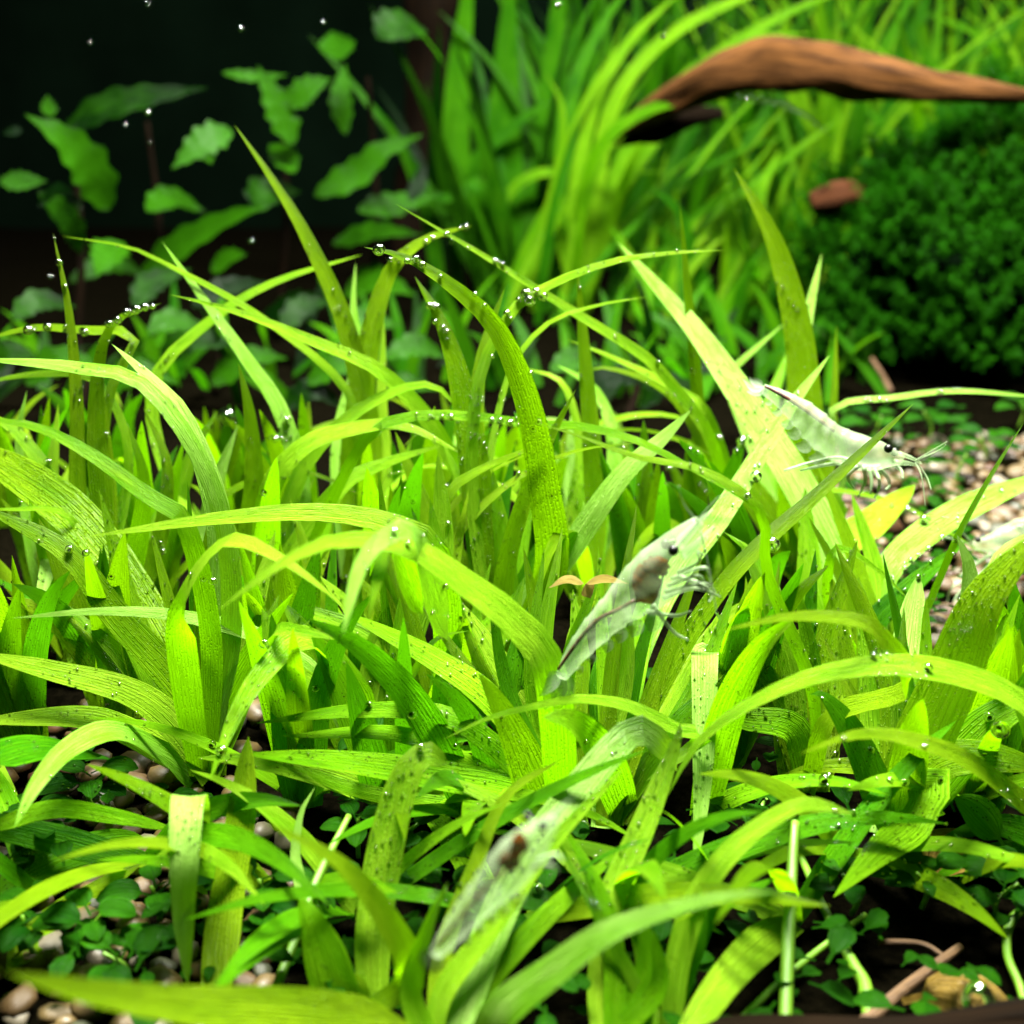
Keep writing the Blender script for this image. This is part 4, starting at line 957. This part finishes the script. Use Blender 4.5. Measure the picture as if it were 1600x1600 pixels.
shrimp('out-of-focus whitish shrimp with orange stomach lying on a blade at the bottom',
    [(680,1490),(712,1448),(745,1408),(778,1372),(806,1340),(828,1315),(848,1296),(866,1276)],
    [(11,12),(17,20),(22,26),(26,30),(33,38),(34,38),(24,28),(8,10)], [0.0800,0.0798,0.0796,0.0794,0.0792,0.079,0.0788,0.0786], 1,
    eye_px=((848,1291),(824,1276)), eye_r=8, organ_px=((796,1346),(812,1320)), organ_r=((11,12),(10,12)), gut_px=[(682,1478),(715,1440),(750,1398),(785,1362)],
    tail_px=(([(682,1486),(672,1500),(664,1520)], 30), ([(684,1490),(680,1508),(676,1524)], 26)),
    legs_px=([(840,1345),(868,1335),(880,1345)], [(832,1355),(860,1352),(872,1362)]),
    ant_px=([(866,1276),(900,1240),(930,1220)],), feeler=(([(852,1290),(872,1268),(890,1252)], (12, 9, 3), 'rostrum'),))
shrimp('partly hidden translucent shrimp at the right edge facing left',
    [(1700,850),(1660,835),(1630,830),(1600,832),(1575,840),(1552,846),(1534,848),(1518,852)],
    [(12,16),(18,22),(22,28),(24,32),(24,34),(20,28),(12,18),(4,8)], 0.19, -1,
    eye_px=((1528,843),(1536,838)), eye_r=4.5,
    legs_px=([(1560,868),(1530,900),(1490,915),(1480,940)], [(1565,870),(1535,905),(1500,925),(1485,955)], [(1550,866),(1520,885),(1500,900)], [(1575,872),(1545,910),(1500,935)]),
    ant_px=([(1520,850),(1500,826),(1495,800)], [(1518,852),(1480,840),(1440,838)]), swim=4)

# ------------------------------------------------------------------ air bubbles sitting on the leaves
bpy.context.view_layer.update()
av, af = [], []
for o, v, f in LEAVES:
    b = len(av); av += v; af += [tuple(b + i for i in q) for q in f]
bvh = BVHTree.FromPolygons(av, af)
bm = bmesh.new(); bmesh.ops.create_icosphere(bm, subdivisions=3, radius=1)
bub = bpy.data.meshes.new('bubble'); bm.to_mesh(bub); bm.free(); smooth(bub); bub.materials.append(M['bubble'])
def bubble(px, py, r, label, group):
    for dx, dy in ((0,0),(0,6),(0,-6),(6,0),(-6,0),(0,12),(12,0),(-12,0),(0,-12),(12,12),(-12,12)):
        d = ray(px + dx, py + dy).normalized(); hit = bvh.ray_cast(CAMP, d)
        if hit[0] is not None and (hit[0] - CAMP).length < 0.3: break
    else: return
    q = hit[0] - d * px2m(r, hit[0]) * 0.9
    o = bpy.data.objects.new('bubble', bub); C.objects.link(o); o.location = q; s = px2m(r, q); o.scale = (s, s, s * 0.95)
    tag(o, label, 'bubble', group)
BUB = {
 'air bubble beaded on the arching blade tip at the upper centre': [(573,386,8),(592,402,10),(610,400,5),(622,407,6),(636,408,5),(650,405,7),(660,414,6),(688,432,4),(742,460,4),(757,478,4)],
 'air bubble on the thin curled tip crossing the long straight blade': [(733,355,5),(718,356,3),(698,366,5),(676,372,4),(664,378,4)],
 'bright air bubble on the blurred blade behind the upper centre arch': [(665,478,6),(678,478,6),(694,480,6),(680,503,5),(692,512,6),(698,518,5),(700,530,4)],
 'air bubble clustered at the bend of the thin bright arching blade': [(810,462,5),(822,459,9),(838,456,7),(848,463,8),(828,470,9),(792,490,6),(798,498,4)],
 'air bubble on the long straight thin blade at the upper centre': [(774,408,5),(785,412,3),(732,388,3)],
 'air bubble on the tip of the upright blade at the far left': [(84,378,7),(98,410,6),(108,447,4),(103,512,5)],
 'air bubble on the bent blade tip near the upper left edge': [(170,494,7),(184,488,7),(198,482,7),(212,478,8),(226,474,7),(238,473,5)],
 'air bubble on the narrow blade at the left edge': [(44,522,8),(74,517,7),(132,525,7),(128,516,5)],
 'air bubble in the row along the thin blade at the centre': [(672,651,4),(690,651,4),(704,652,6),(768,656,5),(781,657,5),(797,661,6),(810,664,3),(841,660,6),(833,671,6),(913,697,4),(928,682,4),(973,699,5)],
 'large clear air bubble wedged between leaves on the left': [(342,640,15)],
 'air bubble on a leaf edge in the left centre': [(448,656,7),(430,686,6),(413,770,6),(471,667,4),(440,685,4)],
 'air bubble among the middle blades left of the pale diagonal blade': [(698,760,6),(645,784,4),(700,818,5),(616,830,6),(637,850,5),(660,838,4),(808,692,4),(810,740,4),(862,776,5),(695,917,6),(676,957,4)],
 'bright round air bubble left of the small hanging leaf tips': [(540,906,8)],
 'air bubble on the lower middle blades': [(493,1076,6),(578,1068,6),(644,1117,8),(657,1168,7),(711,1167,6),(577,1100,5),(785,1122,4),(605,1090,3),(748,1195,4),(915,1159,4)],
 'air bubble trapped under the leaf left of the upper shrimp': [(1160,690,9),(1145,684,5),(1132,683,4),(1122,684,5),(1150,705,5),(1172,684,4)],
 'air bubble on the crossing thin blades below the upper shrimp': [(1168,776,6),(1094,760,6),(1103,770,6),(1078,702,4),(1090,708,4),(1046,738,6),(1082,580,5)],
 'clear air bubble at the joint of blades left of the wide upright blade': [(1181,745,10),(1206,851,13)],
 'air bubble beaded under the thin arc at the right': [(1352,630,3),(1360,632,4),(1375,629,3),(1386,626,3),(1469,619,5),(1418,802,5),(1428,801,4),(1443,812,7),(1393,790,3)],
 'air bubble on the dark blade below the bright right diagonal': [(1414,894,4),(1423,875,4),(1437,874,4),(1463,857,5),(1472,847,5),(1480,845,4),(1490,866,4),(1413,922,4),(1435,901,4)],
 'air bubble on the wide olive blades at the right': [(1414,1222,7),(1390,1220,6),(1470,1218,5),(1361,1172,6),(1318,1155,5),(1545,1120,9),(1443,1168,5),(1365,1024,6),(1450,1044,8)],
 'large clear air bubble near the right edge': [(1563,1140,15)],
 'air bubble in the dark hollow below the right arching blade': [(1288,1218,9),(1304,1178,5),(1305,1268,5),(1310,1290,5),(1334,1268,4),(1295,1212,5)],
 'air bubble on the hanging blade tip at lower left': [(331,1163,7),(346,1173,9)],
 'air bubble on the lower left blades': [(412,1006,8),(332,908,7),(318,905,5),(298,897,4),(250,850,6),(254,862,5),(108,858,7),(134,864,6),(152,880,5),(174,902,5),(75,722,6),(166,680,6),(240,1207,6),(185,693,4)],
 'air bubble in the dark gap beside the lowest shrimp': [(840,1388,9),(800,1285,6),(912,1290,9),(930,1340,5)],
 'air bubble on the lone upright blade right of the centre': [(1082,555,4),(908,588,4),(769,563,4),(835,583,4)],
}
for lb, ls in BUB.items():
    for a, b, r in ls: bubble(a, b, r, lb, lb.replace('air bubble', 'air bubbles', 1) if len(ls) > 1 else None)
q = at(1528, 1562, 0.088); o = bpy.data.objects.new('bubble', bub); C.objects.link(o); o.location = q; s = px2m(27, q); o.scale = (s*0.9, s, s*1.1)
tag(o, 'biggest glossy air bubble on the dead leaf in the bottom right corner', 'bubble')
for k, (a, b, r) in enumerate([(230,176,9),(376,45,7),(140,66,6),(195,195,6),(505,34,6),(230,6,6),(233,222,4),(392,376,8),(78,432,6),(872,10,8),(1036,58,6),(1166,155,5),(705,378,6)]):
    q = at(a, b, 0.24); o = bpy.data.objects.new('bubble', bub); C.objects.link(o); o.location = q; s = px2m(r, q) * .55; o.scale = (s, s, s)
    tag(o, 'blurred tiny bubble drifting in the dark water of the background', 'bubble', 'bubbles drifting in the background')
# pearls: uncountable fine bubbles on the leaf faces
pv, pf = [], []
bm = bmesh.new(); bmesh.ops.create_icosphere(bm, subdivisions=1, radius=1)
sv = [v.co.copy() for v in bm.verts]; sf = [[v.index for v in f.verts] for f in bm.faces]; bm.free()
g = random.Random(77)
for k in range(9000):
    px, py = g.uniform(0, 1600), g.uniform(360, 1420)
    d = ray(px, py).normalized(); hit = bvh.ray_cast(CAMP, d)
    if hit[0] is None or hit[0].y > 0.24 or hit[0].y < 0.09: continue
    if noise.noise(hit[0] * 70) < 0.02: continue
    r = px2m(g.choice((0.9, 1.1, 1.4, 1.9, 2.6)), hit[0]); q = hit[0] - d * r * 0.7; b = len(pv)
    pv += [q + v * r for v in sv]; pf += [tuple(b + i for i in f) for f in sf]
me = bpy.data.meshes.new('pearl_bubbles'); me.from_pydata(pv, [], pf); smooth(me)
tag(mesh_obj('pearl_bubbles', me, M['bubble']), 'fine oxygen pearls scattered over the grass blades', 'bubbles', None, 'stuff')
